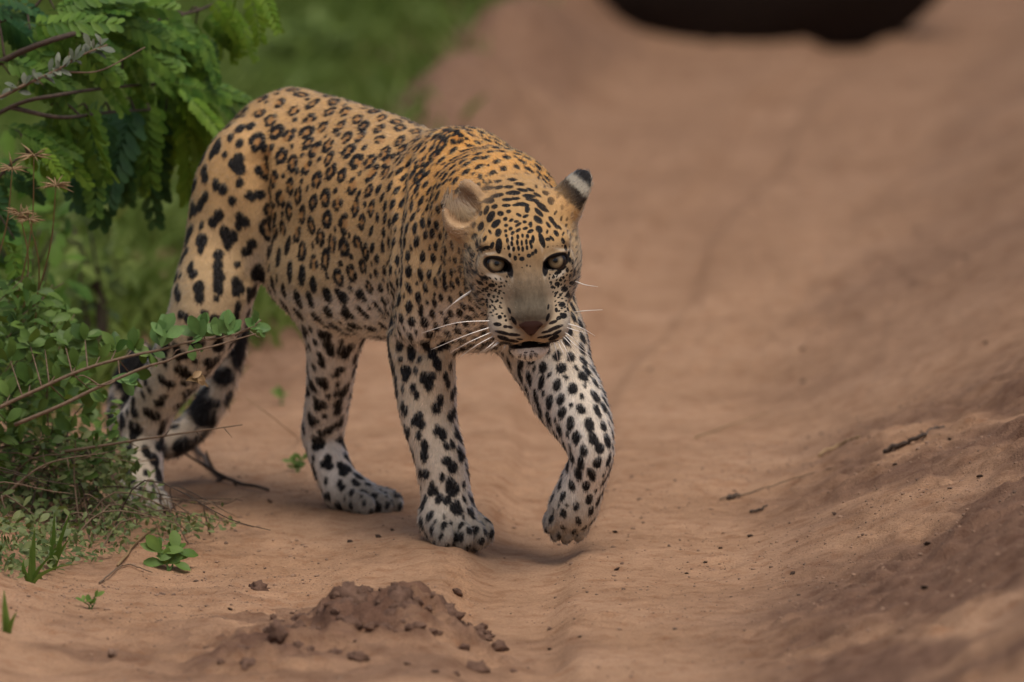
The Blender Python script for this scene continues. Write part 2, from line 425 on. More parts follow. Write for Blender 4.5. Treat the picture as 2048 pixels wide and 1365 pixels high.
# markings of the face, measured on the face plane: x, y, half length, half width, angle (units of 1/3835 m about the bridge)
FACE = """420 300 14 10 60;435 322 16 9 70;470 305 28 13 65;492 345 34 18 62;550 330 17 15 0;515 392 32 17 38;428 405 28 14 65;388 465 20 15 60;388 390 20 10 70;523 448 25 17 62;
403 512 22 10 65;440 482 20 8 60;335 515 15 9 70;353 542 18 10 70;372 582 20 8 60;480 525 20 11 62;522 530 42 18 82;440 540 26 12 20;410 548 14 8 30;600 320 14 10 0;575 365 13 10 20;610 376 14 9 30;660 345 16 9 -30;
715 310 22 14 80;700 355 18 9 20;640 385 14 8 0;575 406 11 10 0;600 427 12 9 40;650 405 20 8 30;690 390 12 9 0;725 408 16 11 80;570 440 9 9 0;610 455 14 9 40;645 440 18 9 30;690 430 16 9 10;720 450 18 10 20;
785 335 32 13 -50;775 380 30 18 -45;860 385 22 13 -60;775 440 22 17 -60;835 415 20 9 -60;878 415 28 11 -65;880 470 20 12 -60;732 500 22 10 85;787 510 42 15 -75;850 500 18 8 -50;825 505 14 10 0;920 520 18 10 -70;935 560 18 9 -80;905 435 16 8 -60;
490 165 40 13 5;490 245 30 16 0;520 285 18 13 20;430 258 32 8 20;545 215 35 12 10;600 245 28 10 0;640 205 40 13 0;700 190 30 10 -15;735 230 38 12 -8;650 242 25 9 0;690 280 38 12 -10;755 255 38 10 -12;800 285 36 11 -30;815 312 36 12 -35;590 282 24 9 0;650 282 22 8 0;845 215 20 13 -30;872 265 20 22 0;790 225 25 9 -30;
440 210 26 10 15;400 235 20 9 20;560 165 26 10 5;620 165 28 10 0;690 150 30 10 -10;750 190 24 9 -20;560 125 22 9 5;650 120 26 10 -5;
575 500 9 16 0;600 520 9 16 0;570 470 8 10 0;605 490 8 13 0;640 480 8 13 0;670 475 8 12 0;700 480 9 12 0;635 515 8 16 0;662 520 7 16 0;690 515 8 16 0;715 520 8 15 0;580 545 9 14 0;610 555 9 14 0;640 552 8 15 0;665 556 8 16 0;692 550 8 15 0;720 545 8 13 0;
585 592 8 13 0;617 610 10 14 0;657 617 14 12 0;702 600 13 11 0;725 588 10 11 0;745 575 8 13 0;640 590 6 6 0;685 660 5 6 0;655 670 4 4 0;705 665 4 5 0;
285 600 8 22 0;315 604 9 22 0;298 680 10 26 0;330 735 9 24 -8;345 680 7 14 0;360 640 8 12 0;335 640 6 12 0;360 780 8 22 -20;390 820 7 20 -30;410 860 7 18 -30;300 740 6 18 0;
380 690 14 11 0;430 725 20 11 -20;405 752 11 11 0;470 770 18 11 -15;440 790 10 7 0;490 800 12 6 40;420 800 9 6 -40;450 830 9 6 -50;480 840 7 10 0;510 820 7 8 0;440 860 6 9 0;470 870 6 8 0;500 865 6 8 0;525 780 7 6 0;455 900 5 9 0;480 905 5 7 0;440 890 5 8 0;510 900 5 6 0;425 885 5 9 0;470 925 5 7 0;
905 690 30 10 25;880 712 22 11 20;872 782 16 12 0;840 800 12 9 0;920 816 22 16 0;945 856 16 15 0;895 910 20 14 0;855 942 9 13 0;900 980 20 16 0;975 782 18 11 0;985 722 8 22 0;970 880 10 20 0;850 740 10 7 20;830 770 9 7 0;895 760 9 8 0;915 745 8 8 0;940 700 9 14 0;958 740 8 14 0;860 840 8 8 0;890 850 9 8 0;935 940 12 11 0;960 640 8 18 0;975 660 6 18 0;955 600 7 16 0;
505 968 12 12 0;536 964 7 8 0;540 990 7 8 0;565 985 5 5 0;490 1012 22 11 -12;535 1028 12 9 -12;563 1033 15 8 -15;520 1066 46 10 -16;580 1080 40 9 -8;520 1098 34 12 -22;575 1118 36 8 -12;620 1110 18 5 -10;545 1138 40 12 -18;
563 930 6 18 18;586 995 9 26 28;803 920 6 16 -15;795 985 9 24 -22;830 1016 26 9 18;868 992 18 11 25;885 970 10 9 0;840 1052 46 10 16;790 1072 34 8 10;850 1082 30 10 24;790 1100 36 8 14;745 1105 16 5 10;830 1112 34 12 20;
625 1212 12 5 40;655 1222 5 14 10;690 1216 6 16 0;725 1206 12 5 -30;660 1195 10 4 0;700 1190 12 4 0;570 1148 60 10 -8;815 1142 50 10 10;620 1160 44 9 0;770 1156 44 9 0"""
def face_uv(V):
    L = (V-HO) @ HEAD.T
    q = math.radians(37.5)
    return L, L[:, 0], -L[:, 1]*math.sin(q) + L[:, 2]*math.cos(q)
def leopard_coat(V, N):
    """base colour (linear), fur length and dark spots for every vertex"""
    rng = np.random.default_rng(11)
    W = tag_weights(V)
    L, fu, fv = face_uv(V)
    faxis = HY*math.cos(math.radians(37.5)) + HZ*math.sin(math.radians(37.5))
    facing = N @ faxis
    hx, hy = fu*3835 + 655, 638 - fv*3835                        # face plane units as in FACE (bridge of the nose at 655, 638)
    lw = sum(W[:, TAGS.index(t)] for t in ('head', 'pad', 'bridge', 'chin', 'nose'))
    tag = W.argmax(1)
    OCH = np.array([.45, .270, .112]); TAN = np.array([.47, .335, .185]); PALE = np.array([.55, .455, .340]); WHT = np.array([.78, .74, .680])
    up = N[:, 2]; z = V[:, 2]
    nz = fbm(V*9, 3, 5)
    top = sstep(.36, .64, z + .10*up + .03*nz)
    C = mixc(np.tile(TAN, (len(V), 1)), OCH, top)
    body_low = sstep(-.05, -.70, up + .25*nz)*sstep(.47, .38, z)
    pale = np.maximum(sstep(.40, .22, z + .03*nz)*.92, body_low)
    C = mixc(C, PALE, pale)
    inner = np.zeros(len(V))
    for t, s in (('fore', -1), ('lfore', 1), ('hind', -1), ('lhind', 1), ('thigh', -1)):
        inner = np.maximum(inner, W[:, TAGS.index(t)]*sstep(.15, .75, (N @ BR)*s))
    inner = np.maximum(inner, W[:, TAGS.index('lfore')]*.55)
    inner = np.maximum(inner, W[:, TAGS.index('lhind')]*.45)
    C = mixc(C, WHT, np.clip(inner, 0, 1)*.65)
    C = mixc(C, WHT, .22*sstep(.26, .10, z)*(1-lw))
    C = mixc(C, WHT, body_low*.8*(1-lw))
    gold = sum(W[:, TAGS.index(t)] for t in ('neck', 'shoulder'))*sstep(.50, .64, z)*sstep(-.1, .45, up)
    C = mixc(C, [.52, .255, .065], gold*.9)
    pawm = sum(W[:, TAGS.index(t)] for t in ('paw', 'lpaw'))
    C = mixc(C, [.21, .19, .16], pawm*.9)
    tl = W[:, TAGS.index('tail')]
    C = mixc(C, PALE, tl*.6)
    # ---- spots
    T = len(TAGS)
    par = np.array([STY[t] for t in TAGS])
    sp = (W @ np.minimum(par[:, :3], .05)); spc = np.where(par[tag, 0] > 1, 9, sp[:, 0])
    spc = np.where(lw > .5, np.where(facing > .12, 9, .0165), spc)
    lowf = (tag == TAGS.index('flank')) | (tag == TAGS.index('rump'))
    cand = rng.permutation(len(V))[:90000]
    cand = cand[spc[cand] < 1]
    cell = .02; acc = {}; cen = []
    def free(i, r, rj):
        p = V[i]; k = tuple((p/cell).astype(int)); R = int(r/cell)+1
        for a in range(-R, R+1):
            for b in range(-R, R+1):
                for c in range(-R, R+1):
                    for j in acc.get((k[0]+a, k[1]+b, k[2]+c), ()):
                        d = V[j]-p; q = rj(j)
                        if d @ d < q*q and N[j] @ N[i] > -.2: return None
        return k
    for fac in (.96, .89, .83, .78):                            # from loose to tight, so that the field fills evenly
        for i in rng.permutation(cand)[:22000]:
            k = free(i, spc[i]*fac, lambda j: spc[i]*fac)
            if k: acc.setdefault(k, []).append(i); cen.append(i)
    # small single spots in the gaps that are left
    prim = set(cen); fill = []
    for i in rng.permutation(cand)[:24000]:
        if lw[i] > .3: continue
        k = free(i, spc[i]*.66, lambda j: spc[j]*.66 if j in prim else spc[i]*.54)
        if k: acc.setdefault(k, []).append(i); fill.append(i)
    cen = cen + fill; fillset = set(fill)
    blobs = []; stains = []
    for i in cen:
        t = TAGS[tag[i]]; kind = par[tag[i], 3]; n = N[i]; p = V[i]; small = i in fillset
        a, b = sp[i, 1]*rng.uniform(.82, 1.15), sp[i, 2]*rng.uniform(.82, 1.15)
        if t in ('rump', 'flank'):
            d = -BH*.35 + BU*.9 if t == 'flank' else -BH*.6 + BU*.7
            if p[2] < .40 + .03*rng.standard_normal(): kind = 2
            if p[2] < .31: kind = 0
            if z[i] > .60 and up[i] > .75: a *= .92; b *= .82
        elif t in ('neck', 'chest'): d = BU + .3*BH
        elif t == 'shoulder': d = BU
        elif t == 'head': d = -HY
        elif t == 'tail': d = np.cross(n, (0, 0, 1.)) + .01
        else: d = BU
        if small: kind = 0; a *= .48; b *= .48
        if not small and t == 'shoulder' and z[i] > .58 and rng.random() < .4: kind = 1; a *= 1.15; b *= 1.5
        d = d - n*(d @ n); d = d/(np.linalg.norm(d)+1e-9)
        e = np.cross(n, d); w = rng.normal(0, .30); d, e = d*math.cos(w)+e*math.sin(w), e*math.cos(w)-d*math.sin(w)
        if kind == 0: blobs.append((p, d, e, a, b, .16))
        elif kind == 1:
            m = rng.integers(4, 6); th0 = rng.uniform(0, 6.28); drop = rng.integers(0, m) if rng.random() < .40 else -1
            stains.append((p, d, e, a*1.0, b*1.0))
            for q in range(m):
                if q == drop: continue
                th = th0 + q*6.283/m + rng.normal(0, .12)
                c = p + d*a*.88*math.cos(th) + e*b*.88*math.sin(th)
                tg = -d*a*math.sin(th) + e*b*math.cos(th); tg /= np.linalg.norm(tg)
                blobs.append((c, tg, np.cross(n, tg), a*rng.uniform(.54, .72), b*rng.uniform(.42, .56), .16))
        else:
            m = rng.integers(2, 4); th0 = rng.uniform(0, 6.28)
            if m == 3: stains.append((p, d, e, a*.8, b*.8))
            for q in range(m):
                th = th0 + q*6.283/m
                c = p + d*a*.55*math.cos(th) + e*b*.55*math.sin(th)
                blobs.append((c, d, e, a*rng.uniform(.55, .75), b*rng.uniform(.55, .78), .14))
    dark = np.zeros(len(V)); stain = np.zeros(len(V))
    nw = fbm(V*110, 2, 3)
    order = np.argsort(V[:, 0]); vx = V[order, 0]
    def near(p, r):
        s = order[np.searchsorted(vx, p[0]-r):np.searchsorted(vx, p[0]+r)]
        q = V[s]-p; return s[(np.abs(q[:, 1]) < r) & (np.abs(q[:, 2]) < r)]
    for p, d, e, a, b in stains:
        s = near(p, 1.3*max(a, b)); q = V[s]-p
        m = np.sqrt((q @ d/a)**2 + (q @ e/b)**2); stain[s] = np.maximum(stain[s], sstep(1.1, .8, m))
    for p, d, e, a, b, soft in blobs:
        s = near(p, 1.45*max(a, b)); q = V[s]-p
        m = np.sqrt((q @ d/a)**2 + (q @ e/b)**2) + .22*nw[s]
        dark[s] = np.maximum(dark[s], sstep(1+soft, 1-soft, m))
    # ---- face paint
    f = lw*sstep(.02, .25, facing)
    fn = fbm(V*160, 2, 9)
    def el(x, y, a, b, ang=0, soft=.25):
        t = math.radians(ang); dx, dy = hx-x, -(hy-y)
        m = np.sqrt(((dx*math.cos(t)+dy*math.sin(t))/a)**2 + ((-dx*math.sin(t)+dy*math.cos(t))/b)**2)
        return sstep(1+soft, 1-soft, m + .10*fn)
    def two(x, y, a, b, ang=0, soft=.25): return np.maximum(el(x, y, a, b, ang, soft), el(1310-x, y, a, b, -ang, soft))
    C = mixc(C, [.40, .240, .100], f*sstep(560, 380, hy))
    C = mixc(C, [.37, .265, .155], f*sstep(480, 640, hy))
    cheek = f*sstep(700, 860, hy)
    C = mixc(C, [.44, .345, .235], cheek)
    strip = f*sstep(146, 66, np.abs(hx-655) - 14*sstep(700, 950, hy))*sstep(500, 600, hy)*sstep(1040, 1000, hy)
    gr = np.column_stack([np.interp(hy, [520, 640, 760, 880, 1000], [c0 for c0 in cc]) for cc in ((.33, .22, .155, .122, .118), (.195, .140, .110, .098, .097), (.084, .072, .067, .067, .069))])
    gr = gr*(1 + .22*fbm(np.column_stack([fu*420, fv*150, fu*0]), 3, 401))[:, None]
    C = mixc(C, [.32, .24, .155], f*sstep(260, 130, np.abs(hx-655))*sstep(640, 760, hy)*sstep(1010, 940, hy)*.8)
    C = C*(1-strip[:, None]) + gr*strip[:, None]
    for (x, y, a, b, g, w) in ((425, 576, 60, 10, 14, .5), (548, 680, 12, 62, 6, .55), (560, 520, 10, 55, 0, .35), (458, 722, 50, 18, -24, 1.0)):
        C = mixc(C, [.62, .54, .42], f*np.clip(two(x, y, a, b, g, .5), 0, 1)*w)
    C = mixc(C, [.50, .40, .27], f*np.clip(two(545, 1075, 105, 70, -12, .4), 0, 1)*.8)
    C = mixc(C, [.80, .76, .70], np.clip(W[:, TAGS.index('chin')]*1.2, 0, 1)*sstep(1150, 1185, hy))
    C = mixc(C, [.44, .39, .33], lw*sstep(900, 1050, hy)*sstep(150, 260, np.abs(hx-655)))
    fd = np.zeros(len(V))
    rimz = np.zeros(len(V))
    for s in (-1, 1): rimz = np.maximum(rimz, 1.0*(((fu-s*.0475)/.031)**2 + ((fv-.0005)/.023)**2 < 1))
    for ln in FACE.replace('\n', '').split(';'):
        if not ln.strip(): continue
        x, y, a, b, g = map(float, ln.split())
        x = x - 35; a *= 1.13; b *= 1.13                              # table was read about x = 690
        t = math.radians(g); R = 1.4*max(a, b)
        m0 = np.where((np.abs(hx-x) < R) & (np.abs(hy-y) < R) & (f > .02))[0]
        dx, dy = hx[m0]-x, -(hy[m0]-y)
        m = np.sqrt(((dx*math.cos(t)+dy*math.sin(t))/a)**2 + ((-dx*math.sin(t)+dy*math.cos(t))/b)**2) + .15*fn[m0]
        fd[m0] = np.maximum(fd[m0], sstep(1.28, .72, m)*np.clip(f[m0]*1.6, 0, 1))
    # small dashes between the larger cheek marks
    zone = np.where((f > .2) & (hy > 545) & (hy < 960) & (np.abs(hx-655) > 124 + 34*sstep(720, 900, hy)) & (rimz < .5))[0]
    got = []
    for i in rng.permutation(zone)[:6000]:
        x, y = hx[i], hy[i]
        if fd[i] > .05 or any((x-g0)**2 + (y-g1)**2 < 23**2 for g0, g1 in got): continue
        got.append((x, y)); a, b = rng.uniform(7, 11), rng.uniform(4, 6); t = math.atan2(y-1000, x-655) + rng.normal(0, .25)
        m0 = zone[(np.abs(hx[zone]-x) < 16) & (np.abs(hy[zone]-y) < 16)]
        dx, dy = hx[m0]-x, hy[m0]-y
        m = np.sqrt(((dx*math.cos(t)+dy*math.sin(t))/a)**2 + ((-dx*math.sin(t)+dy*math.cos(t))/b)**2) + .15*fn[m0]
        fd[m0] = np.maximum(fd[m0], .85*sstep(1.3, .7, m))
    zone = np.where((f > .12) & (hy < 560) & (np.abs(hx-655) > 95) & (rimz < .5))[0]; got = []
    for i in rng.permutation(zone)[:5000]:
        x, y = hx[i], hy[i]
        if fd[i] > .05 or any((x-g0)**2 + (y-g1)**2 < 36**2 for g0, g1 in got): continue
        m0 = zone[(np.abs(hx[zone]-x) < 24) & (np.abs(hy[zone]-y) < 24)]
        if fd[m0].max() > .5: continue
        got.append((x, y)); a, b = rng.uniform(12, 18), rng.uniform(7, 11); t = math.atan2(y-900, x-655) + rng.normal(0, .3)
        dx, dy = hx[m0]-x, hy[m0]-y
        m = np.sqrt(((dx*math.cos(t)+dy*math.sin(t))/a)**2 + ((-dx*math.sin(t)+dy*math.cos(t))/b)**2) + .15*fn[m0]
        fd[m0] = np.maximum(fd[m0], sstep(1.25, .75, m))
    face_zone = f > .02
    dark = np.where(face_zone, np.maximum(fd, dark*(1-np.clip(f*1.5, 0, 1))), dark)
    # eye rims and mouth
    rim = np.zeros(len(V))
    for s in (-1, 1):
        e = np.stack([fu-s*.0475, fv+.0014], 1); t = math.radians(-17*s)
        a_, b_ = e[:, 0]*math.cos(t)-e[:, 1]*math.sin(t), e[:, 0]*math.sin(t)+e[:, 1]*math.cos(t)
        m = np.sqrt((a_/.0230)**2 + (b_/.0134)**2)
        rim = np.maximum(rim, sstep(1.07, .95, m)*(facing > -.6)*lw)
        rim = np.maximum(rim, sstep(1.12, .85, np.sqrt(((fu-s*(.0285+.10*(fv+.013)))/.0052)**2 + ((fv+.0125)/.0125)**2))*lw)
    nose = W[:, TAGS.index('nose')]*sstep(.085, .098, L[:, 1])
    tri = el(655, 1045, 92, 46, 0, .12)*(hy < 1096)*(np.abs(hx-655) < 96 - (hy-1004)*.95)*(hy > 1002)
    nose = np.maximum(nose*(hy > 1006), tri*lw)
    mouth = ((np.abs(L[:, 2]+.0940) < .0068) & (np.abs(L[:, 0]) < .054) & (L[:, 1] > .02) & (L[:, 1] < .098))*1.0
    C = C*(1 + .16*fbm(V*150, 2, 77) + .10*fbm(V*45, 2, 78))[:, None]
    C = mixc(C, C*np.array([.74, .58, .42]), stain*(1-f)*.8)
    DK = np.array([.006, .005, .005])
    dsoft = sstep(.08, .70, dark)
    C = mixc(C, DK, dsoft)
    C = mixc(C, [.010, .008, .008], np.clip(rim, 0, 1))
    C = mixc(C, [.075, .040, .034], np.clip(nose, 0, 1))
    C = mixc(C, [.014, .008, .008], mouth)
    # ears
    ear = W[:, TAGS.index('ear')]; c = P(925, 408, -.225)
    Bl = basis((-.20, -.95, .12), (-.50, .05, .85)); q = (V-c) @ Bl.T; er = np.sqrt((q[:, 1]/.037)**2 + (q[:, 2]/.041)**2)
    C = mixc(C, [.36, .235, .130], ear)
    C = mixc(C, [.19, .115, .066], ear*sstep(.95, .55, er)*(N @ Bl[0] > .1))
    eb = W[:, TAGS.index('earb')]; cb = P(1147, 386, -.235); ub = np.array([.66, .05, .75]); ub /= np.linalg.norm(ub)
    eu = (V-cb) @ ub
    C = mixc(C, [.44, .25, .10], eb)
    C = mixc(C, DK, eb*sstep(-.020, -.013, eu + .004*fn))
    C = mixc(C, [.36, .32, .25], eb*sstep(.004, .012, eu+.003*fn)*sstep(.028, .020, eu + .003*fn)*.9)
    C = mixc(C, [.45, .34, .22], eb*(N @ np.array([.62, .55, -.40]) > .15))
    # tail: black bands and pale underside
    C = mixc(C, DK, tl*sstep(.15, .35, vnoise(V*np.array([26, 26, 26.]), 21)))
    C = mixc(C, DK, tl*sstep(.055, .035, np.linalg.norm(V-P(258, 745, .68), axis=1))*sstep(-.2, .1, vnoise(V*30, 8)))
    # ---- fur length
    FL = np.full(len(V), .0058)
    FL += .005*body_low*(1-lw)
    FL = FL*(1-lw) + lw*(.0040 + .008*sstep(.045, -.03, L[:, 1])*np.maximum(sstep(-.02, -.07, L[:, 2]), .6*sstep(.060, .080, np.abs(L[:, 0]))))
    for t, v in (('pad', .0042), ('bridge', .0042), ('nose', 0), ('paw', .0055), ('lpaw', .0055), ('chin', .008), ('ear', .0038), ('earb', .005), ('tail', .014), ('fore', .0075), ('lfore', .0075)):
        w = W[:, TAGS.index(t)]; FL = FL*(1-w) + v*w
    FL = FL*(1-np.clip(rim+nose+mouth, 0, 1))
    return C, FL, W, np.clip(nose, 0, 1), lw
def fur_flow(p, n, lw, W):
    d = -BH*.75 - BU*.55
    d = np.tile(d, (len(p), 1))
    leg = sum(W[:, TAGS.index(t)] for t in ('fore', 'lfore', 'hind', 'lhind', 'paw', 'lpaw', 'thigh', 'shoulder'))
    d = d*(1-leg)[:, None] + np.array([0, 0.05, -1.])*leg[:, None]
    away = p - H(0, .105, -.03); away /= np.linalg.norm(away, axis=1)[:, None]
    d = d*(1-lw)[:, None] + away*lw[:, None]
    ear = W[:, TAGS.index('ear')] + W[:, TAGS.index('earb')]
    d = d*(1-ear)[:, None] + (p-H(0, -.05, 0))*8*ear[:, None]
    d = d - n*(d*n).sum(1)[:, None]
    return d/(np.linalg.norm(d, axis=1)[:, None]+1e-9)
# ---------------------------------------------------------------- material helpers
def new_mat(name):
    m = bpy.data.materials.new(name); m.use_nodes = True
    nt = m.node_tree; b = nt.nodes['Principled BSDF']
    return m, nt, b
def nd(nt, t, **kw):
    n = nt.nodes.new(t)
    for k, v in kw.items():
        if k in n.inputs: n.inputs[k].default_value = v
        else: setattr(n, k, v)
    return n
def ramp(nt, fac, stops):
    r = nt.nodes.new('ShaderNodeValToRGB'); e = r.color_ramp.elements
    while len(e) < len(stops): e.new(.5)
    for q, (p, c) in zip(e, stops): q.position = p; q.color = (*c, 1) if len(c) == 3 else c
    nt.links.new(fac, r.inputs['Fac']); return r.outputs['Color']
def mix(nt, fac, a, b, mode='MIX'):
    m = nt.nodes.new('ShaderNodeMix'); m.data_type = 'RGBA'; m.blend_type = mode
    for s, v in ((m.inputs['Factor'], fac), (m.inputs['A'], a), (m.inputs['B'], b)):
        if hasattr(v, 'is_linked') or hasattr(v, 'links'): nt.links.new(v, s)
        elif isinstance(v, (int, float)): s.default_value = v
        else: s.default_value = (*v, 1)
    return m.outputs['Result']
def noise(nt, scale, detail=4, rough=.55, vec=None, dist=0):
    n = nd(nt, 'ShaderNodeTexNoise', Scale=scale, Detail=detail, Roughness=rough, Distortion=dist)
    if vec is not None: nt.links.new(vec, n.inputs['Vector'])
    return n.outputs['Fac']
def mapping(nt, vec, scale=(1, 1, 1), rot=(0, 0, 0)):
    m = nd(nt, 'ShaderNodeMapping'); m.inputs['Scale'].default_value = scale; m.inputs['Rotation'].default_value = rot
    nt.links.new(vec, m.inputs['Vector']); return m.outputs['Vector']
def bump(nt, b, h, strength, dist):
    u = nd(nt, 'ShaderNodeBump', Strength=strength, Distance=dist); nt.links.new(h, u.inputs['Height']); nt.links.new(u.outputs['Normal'], b.inputs['Normal'])
def mesh_obj(name, V, F, mat, parent=None, base=None, smooth=True):
    me = bpy.data.meshes.new(name)
    V = np.asarray(V, float)
    if base is not None: V = V-np.asarray(base)
    me.from_pydata(V.tolist(), [], F if isinstance(F, list) else F.tolist()); me.validate()
    if smooth: me.polygons.foreach_set('use_smooth', np.ones(len(me.polygons), bool))
    if mat: me.materials.append(mat)
    o = bpy.data.objects.new(name, me); col.objects.link(o)
    if parent: o.parent = parent
    elif base is not None: o.location = base
    return o
def quad_mesh(name, V, Q, mat, NG=()):
    me = bpy.data.meshes.new(name)
    me.vertices.add(len(V)); me.vertices.foreach_set('co', np.asarray(V, np.float32).ravel())
    loops = np.concatenate([Q.ravel()] + [np.array(g) for g in NG]).astype(np.int32)
    tot = np.concatenate([np.full(len(Q), 4), np.array([len(g) for g in NG], int)]).astype(np.int32)
    st = np.concatenate([[0], np.cumsum(tot)[:-1]]).astype(np.int32)
    me.loops.add(len(loops)); me.loops.foreach_set('vertex_index', loops)
    me.polygons.add(len(tot)); me.polygons.foreach_set('loop_start', st); me.polygons.foreach_set('loop_total', tot)
    me.polygons.foreach_set('use_smooth', np.ones(len(tot), bool)); me.update(calc_edges=True)
    if mat: me.materials.append(mat)
    o = bpy.data.objects.new(name, me); col.objects.link(o); return o
def tag(o, label=None, cat=None, group=None, kind=None):
    for k, v in (('label', label), ('category', cat), ('group', group), ('kind', kind)):
        if v: o[k] = v
    return o
def empty(name, loc):
    o = bpy.data.objects.new(name, None); col.objects.link(o); o.location = loc; o.empty_display_size = .1; return o

# ---------------------------------------------------------------- the leopard's surface is needed first: its soles shape the sand
LV, LQ, LNG = leopard_mesh()
LN = vnormals(LV, LQ)
def sole(px, py, Y, r=.09):
    c = P(px, py, Y); d = np.linalg.norm((LV-c)[:, :2], axis=1); m = (d < r) & (LV[:, 2] < c[2]+.12)
    k = LV[m]; k = k[k[:, 2] < k[:, 2].min()+.018]
    return np.array([k[:, 0].mean(), k[:, 1].mean(), k[:, 2].min()+.009])
SOLES = [sole(910, 1060, -.05), sole(284, 1000, .48), sole(730, 1000, .42)]
# ---------------------------------------------------------------- ground: one sheet, sand track between banks
def xc(Y): return np.interp(Y, [-4, 0, 2, 5, 8, 12, 20, 60], [-.02, 0, .10, .36, .66, 1.10, 2.2, 9.])
def g_raw(X, Y):
    p = np.column_stack([X, Y])
    u = X-xc(Y)
    z = .020*fbm(p*.9+3, 3, 31)
    # wheel rut in which the cat steps
    z -= .024*np.exp(-((u-.020-.02*np.sin(Y*2.1))/.085)**6)
    z += .010*np.exp(-((u+.13)/.07)**2)*(.6+.6*vnoise(p*4, 4))
    # right hand bank
    k = np.interp(Y, [-3, -1, .5, 3, 8, 14, 60], [.30, .32, .36, .33, .34, .4, .8])
    s = np.maximum(u-k+.06*vnoise(p*1.7, 8), 0)
    bank = .56*(np.sqrt(s*s+.03)-np.sqrt(.03))
    z += 1.3*(1-np.exp(-bank/1.3))
    # left verge: low shoulder, then rough ground
    kl = np.interp(Y, [-3, 0, 1.5, 3, 6, 10, 14, 60], [.62, .72, .66, .62, .70, .85, 1., 2.])
    s2 = np.maximum(-u-kl+.10*vnoise(p*1.3, 12), 0)
    z += .10*sstep(0, .45, s2) + .05*sstep(.2, 2.5, s2)
    z += .22*np.exp(-((u+kl-.06)/.20)**2)*sstep(2.2, 4.5, Y)*(.75+.5*vnoise(p*1.6, 2))   # spoil heaps by the road further on
    return z
def g_detail(X, Y):
    p = np.column_stack([X, Y]); u = X-xc(Y)
    near = sstep(2.6, 1.2, Y)
    z = .0055*fbm(np.column_stack([X*6, Y*2.2]), 4, 40)
    smoothlane = np.exp(-((u-.015)/.085)**4)
    rough = 1-.75*smoothlane
    z = z + rough*(.0034*fbm(np.column_stack([X*24, Y*7]), 3, 45) + .0022*np.abs(vnoise(np.column_stack([X*70, Y*20]), 46)))
    # tread bars pressed across two old tyre lines on the left
    for u0, w, ph in ((-.36, .085, 0), (-.52, .07, 1.3)):
        ln = np.exp(-((u-u0+.10*(Y+.3)**2)/w)**4)*sstep(.05, -.15, Y)*sstep(-1.5, -.9, Y)
        z -= ln*.011 + ln*.0060*np.sin(Y*66 + 9*u + ph)*(.6+.4*vnoise(p*7, 3))
    ln = np.exp(-((u+.095+.03*Y)/.018)**4)*sstep(-.02, -.1, Y)*sstep(-1.0, -.5, Y)
    z -= ln*.007*(1+np.sin(Y*80))
    # crumbly, gullied soil high on the right
    r = sstep(.42, .68, X+.10*vnoise(p*3, 60)+.10*sstep(.2, -1, Y))*sstep(1.6, .4, Y)
    z += r*(.030*fbm(np.column_stack([X*9+Y*3, Y*5]), 4, 61) + .014*np.abs(vnoise(np.column_stack([X*26+Y*8, Y*13]), 63)))
    # heap-side roughness bottom left
    r = sstep(-.25, -.45, X+.1*vnoise(p*3, 70))*sstep(-.35, -.75, Y)
    z += r*.012*fbm(np.column_stack([X*10, Y*7]), 4, 71)
    # shallow hoof and paw scuffs
    for i in range(60):
        rr = random.Random(i); cx, cy, sr = rr.uniform(-.9, .5), rr.uniform(-1.4, 1.6), rr.uniform(.02, .05)
        q = (X-cx)**2/sr**2 + (Y-cy)**2/(sr*1.3)**2
        m = q < 6
        z[m] += rr.uniform(.002, .006)*(-np.exp(-q[m]) + .6*np.exp(-(np.sqrt(q[m])-1.4)**2*3))
    far = sstep(1.5, 4, Y)
    z = z*(1+far*2.0)
    return z
def g_all(X, Y): return g_raw(X, Y) + g_detail(X, Y)
_S = np.array(SOLES)
_K = np.exp(-(((_S[:, None, :2]-_S[None, :, :2])**2).sum(-1))/(2*.13**2))
_w = np.linalg.solve(_K, _S[:, 2]-g_raw(_S[:, 0].copy(), _S[:, 1].copy()))
def ground_z(X, Y):
    X = np.atleast_1d(np.asarray(X, float)); Y = np.atleast_1d(np.asarray(Y, float))
    d2 = (X[:, None]-_S[None, :, 0])**2 + (Y[:, None]-_S[None, :, 1])**2
    fade = 1-.85*np.exp(-d2/(2*.06**2)).max(1)
    return g_raw(X, Y) + g_detail(X, Y)*fade + np.exp(-d2/(2*.13**2)) @ _w
def on_ground(px, py, it=14):
    """point where the picture ray meets the sand"""
    a = P(px, py, -1.9); b = P(px, py, 14.)
    for _ in range(2):
        q = a + (b-a)*np.linspace(0, 1, 500)[:, None]
        i = np.argmax(q[:, 2] < ground_z(q[:, 0], q[:, 1])); i = max(i, 1); a, b = q[i-1], q[i]
    return .5*(a+b)
ys = np.concatenate([np.linspace(-60, -4, 24), np.arange(-3.8, -1.7, .10), np.arange(-1.7, 1.0, .0052), np.arange(1.0, 3, .012), np.arange(3, 14, .05), np.geomspace(14.1, 400, 50)])
xs = np.concatenate([-np.geomspace(400, 2.1, 45), np.arange(-2.0, -.92, .035), np.arange(-.92, .92, .0056), np.arange(.92, 2.2, .035), np.geomspace(2.25, 400, 45)])
GX, GY = np.meshgrid(xs, ys)
gz = ground_z(GX.ravel(), GY.ravel())
_GZ = gz.reshape(GX.shape)
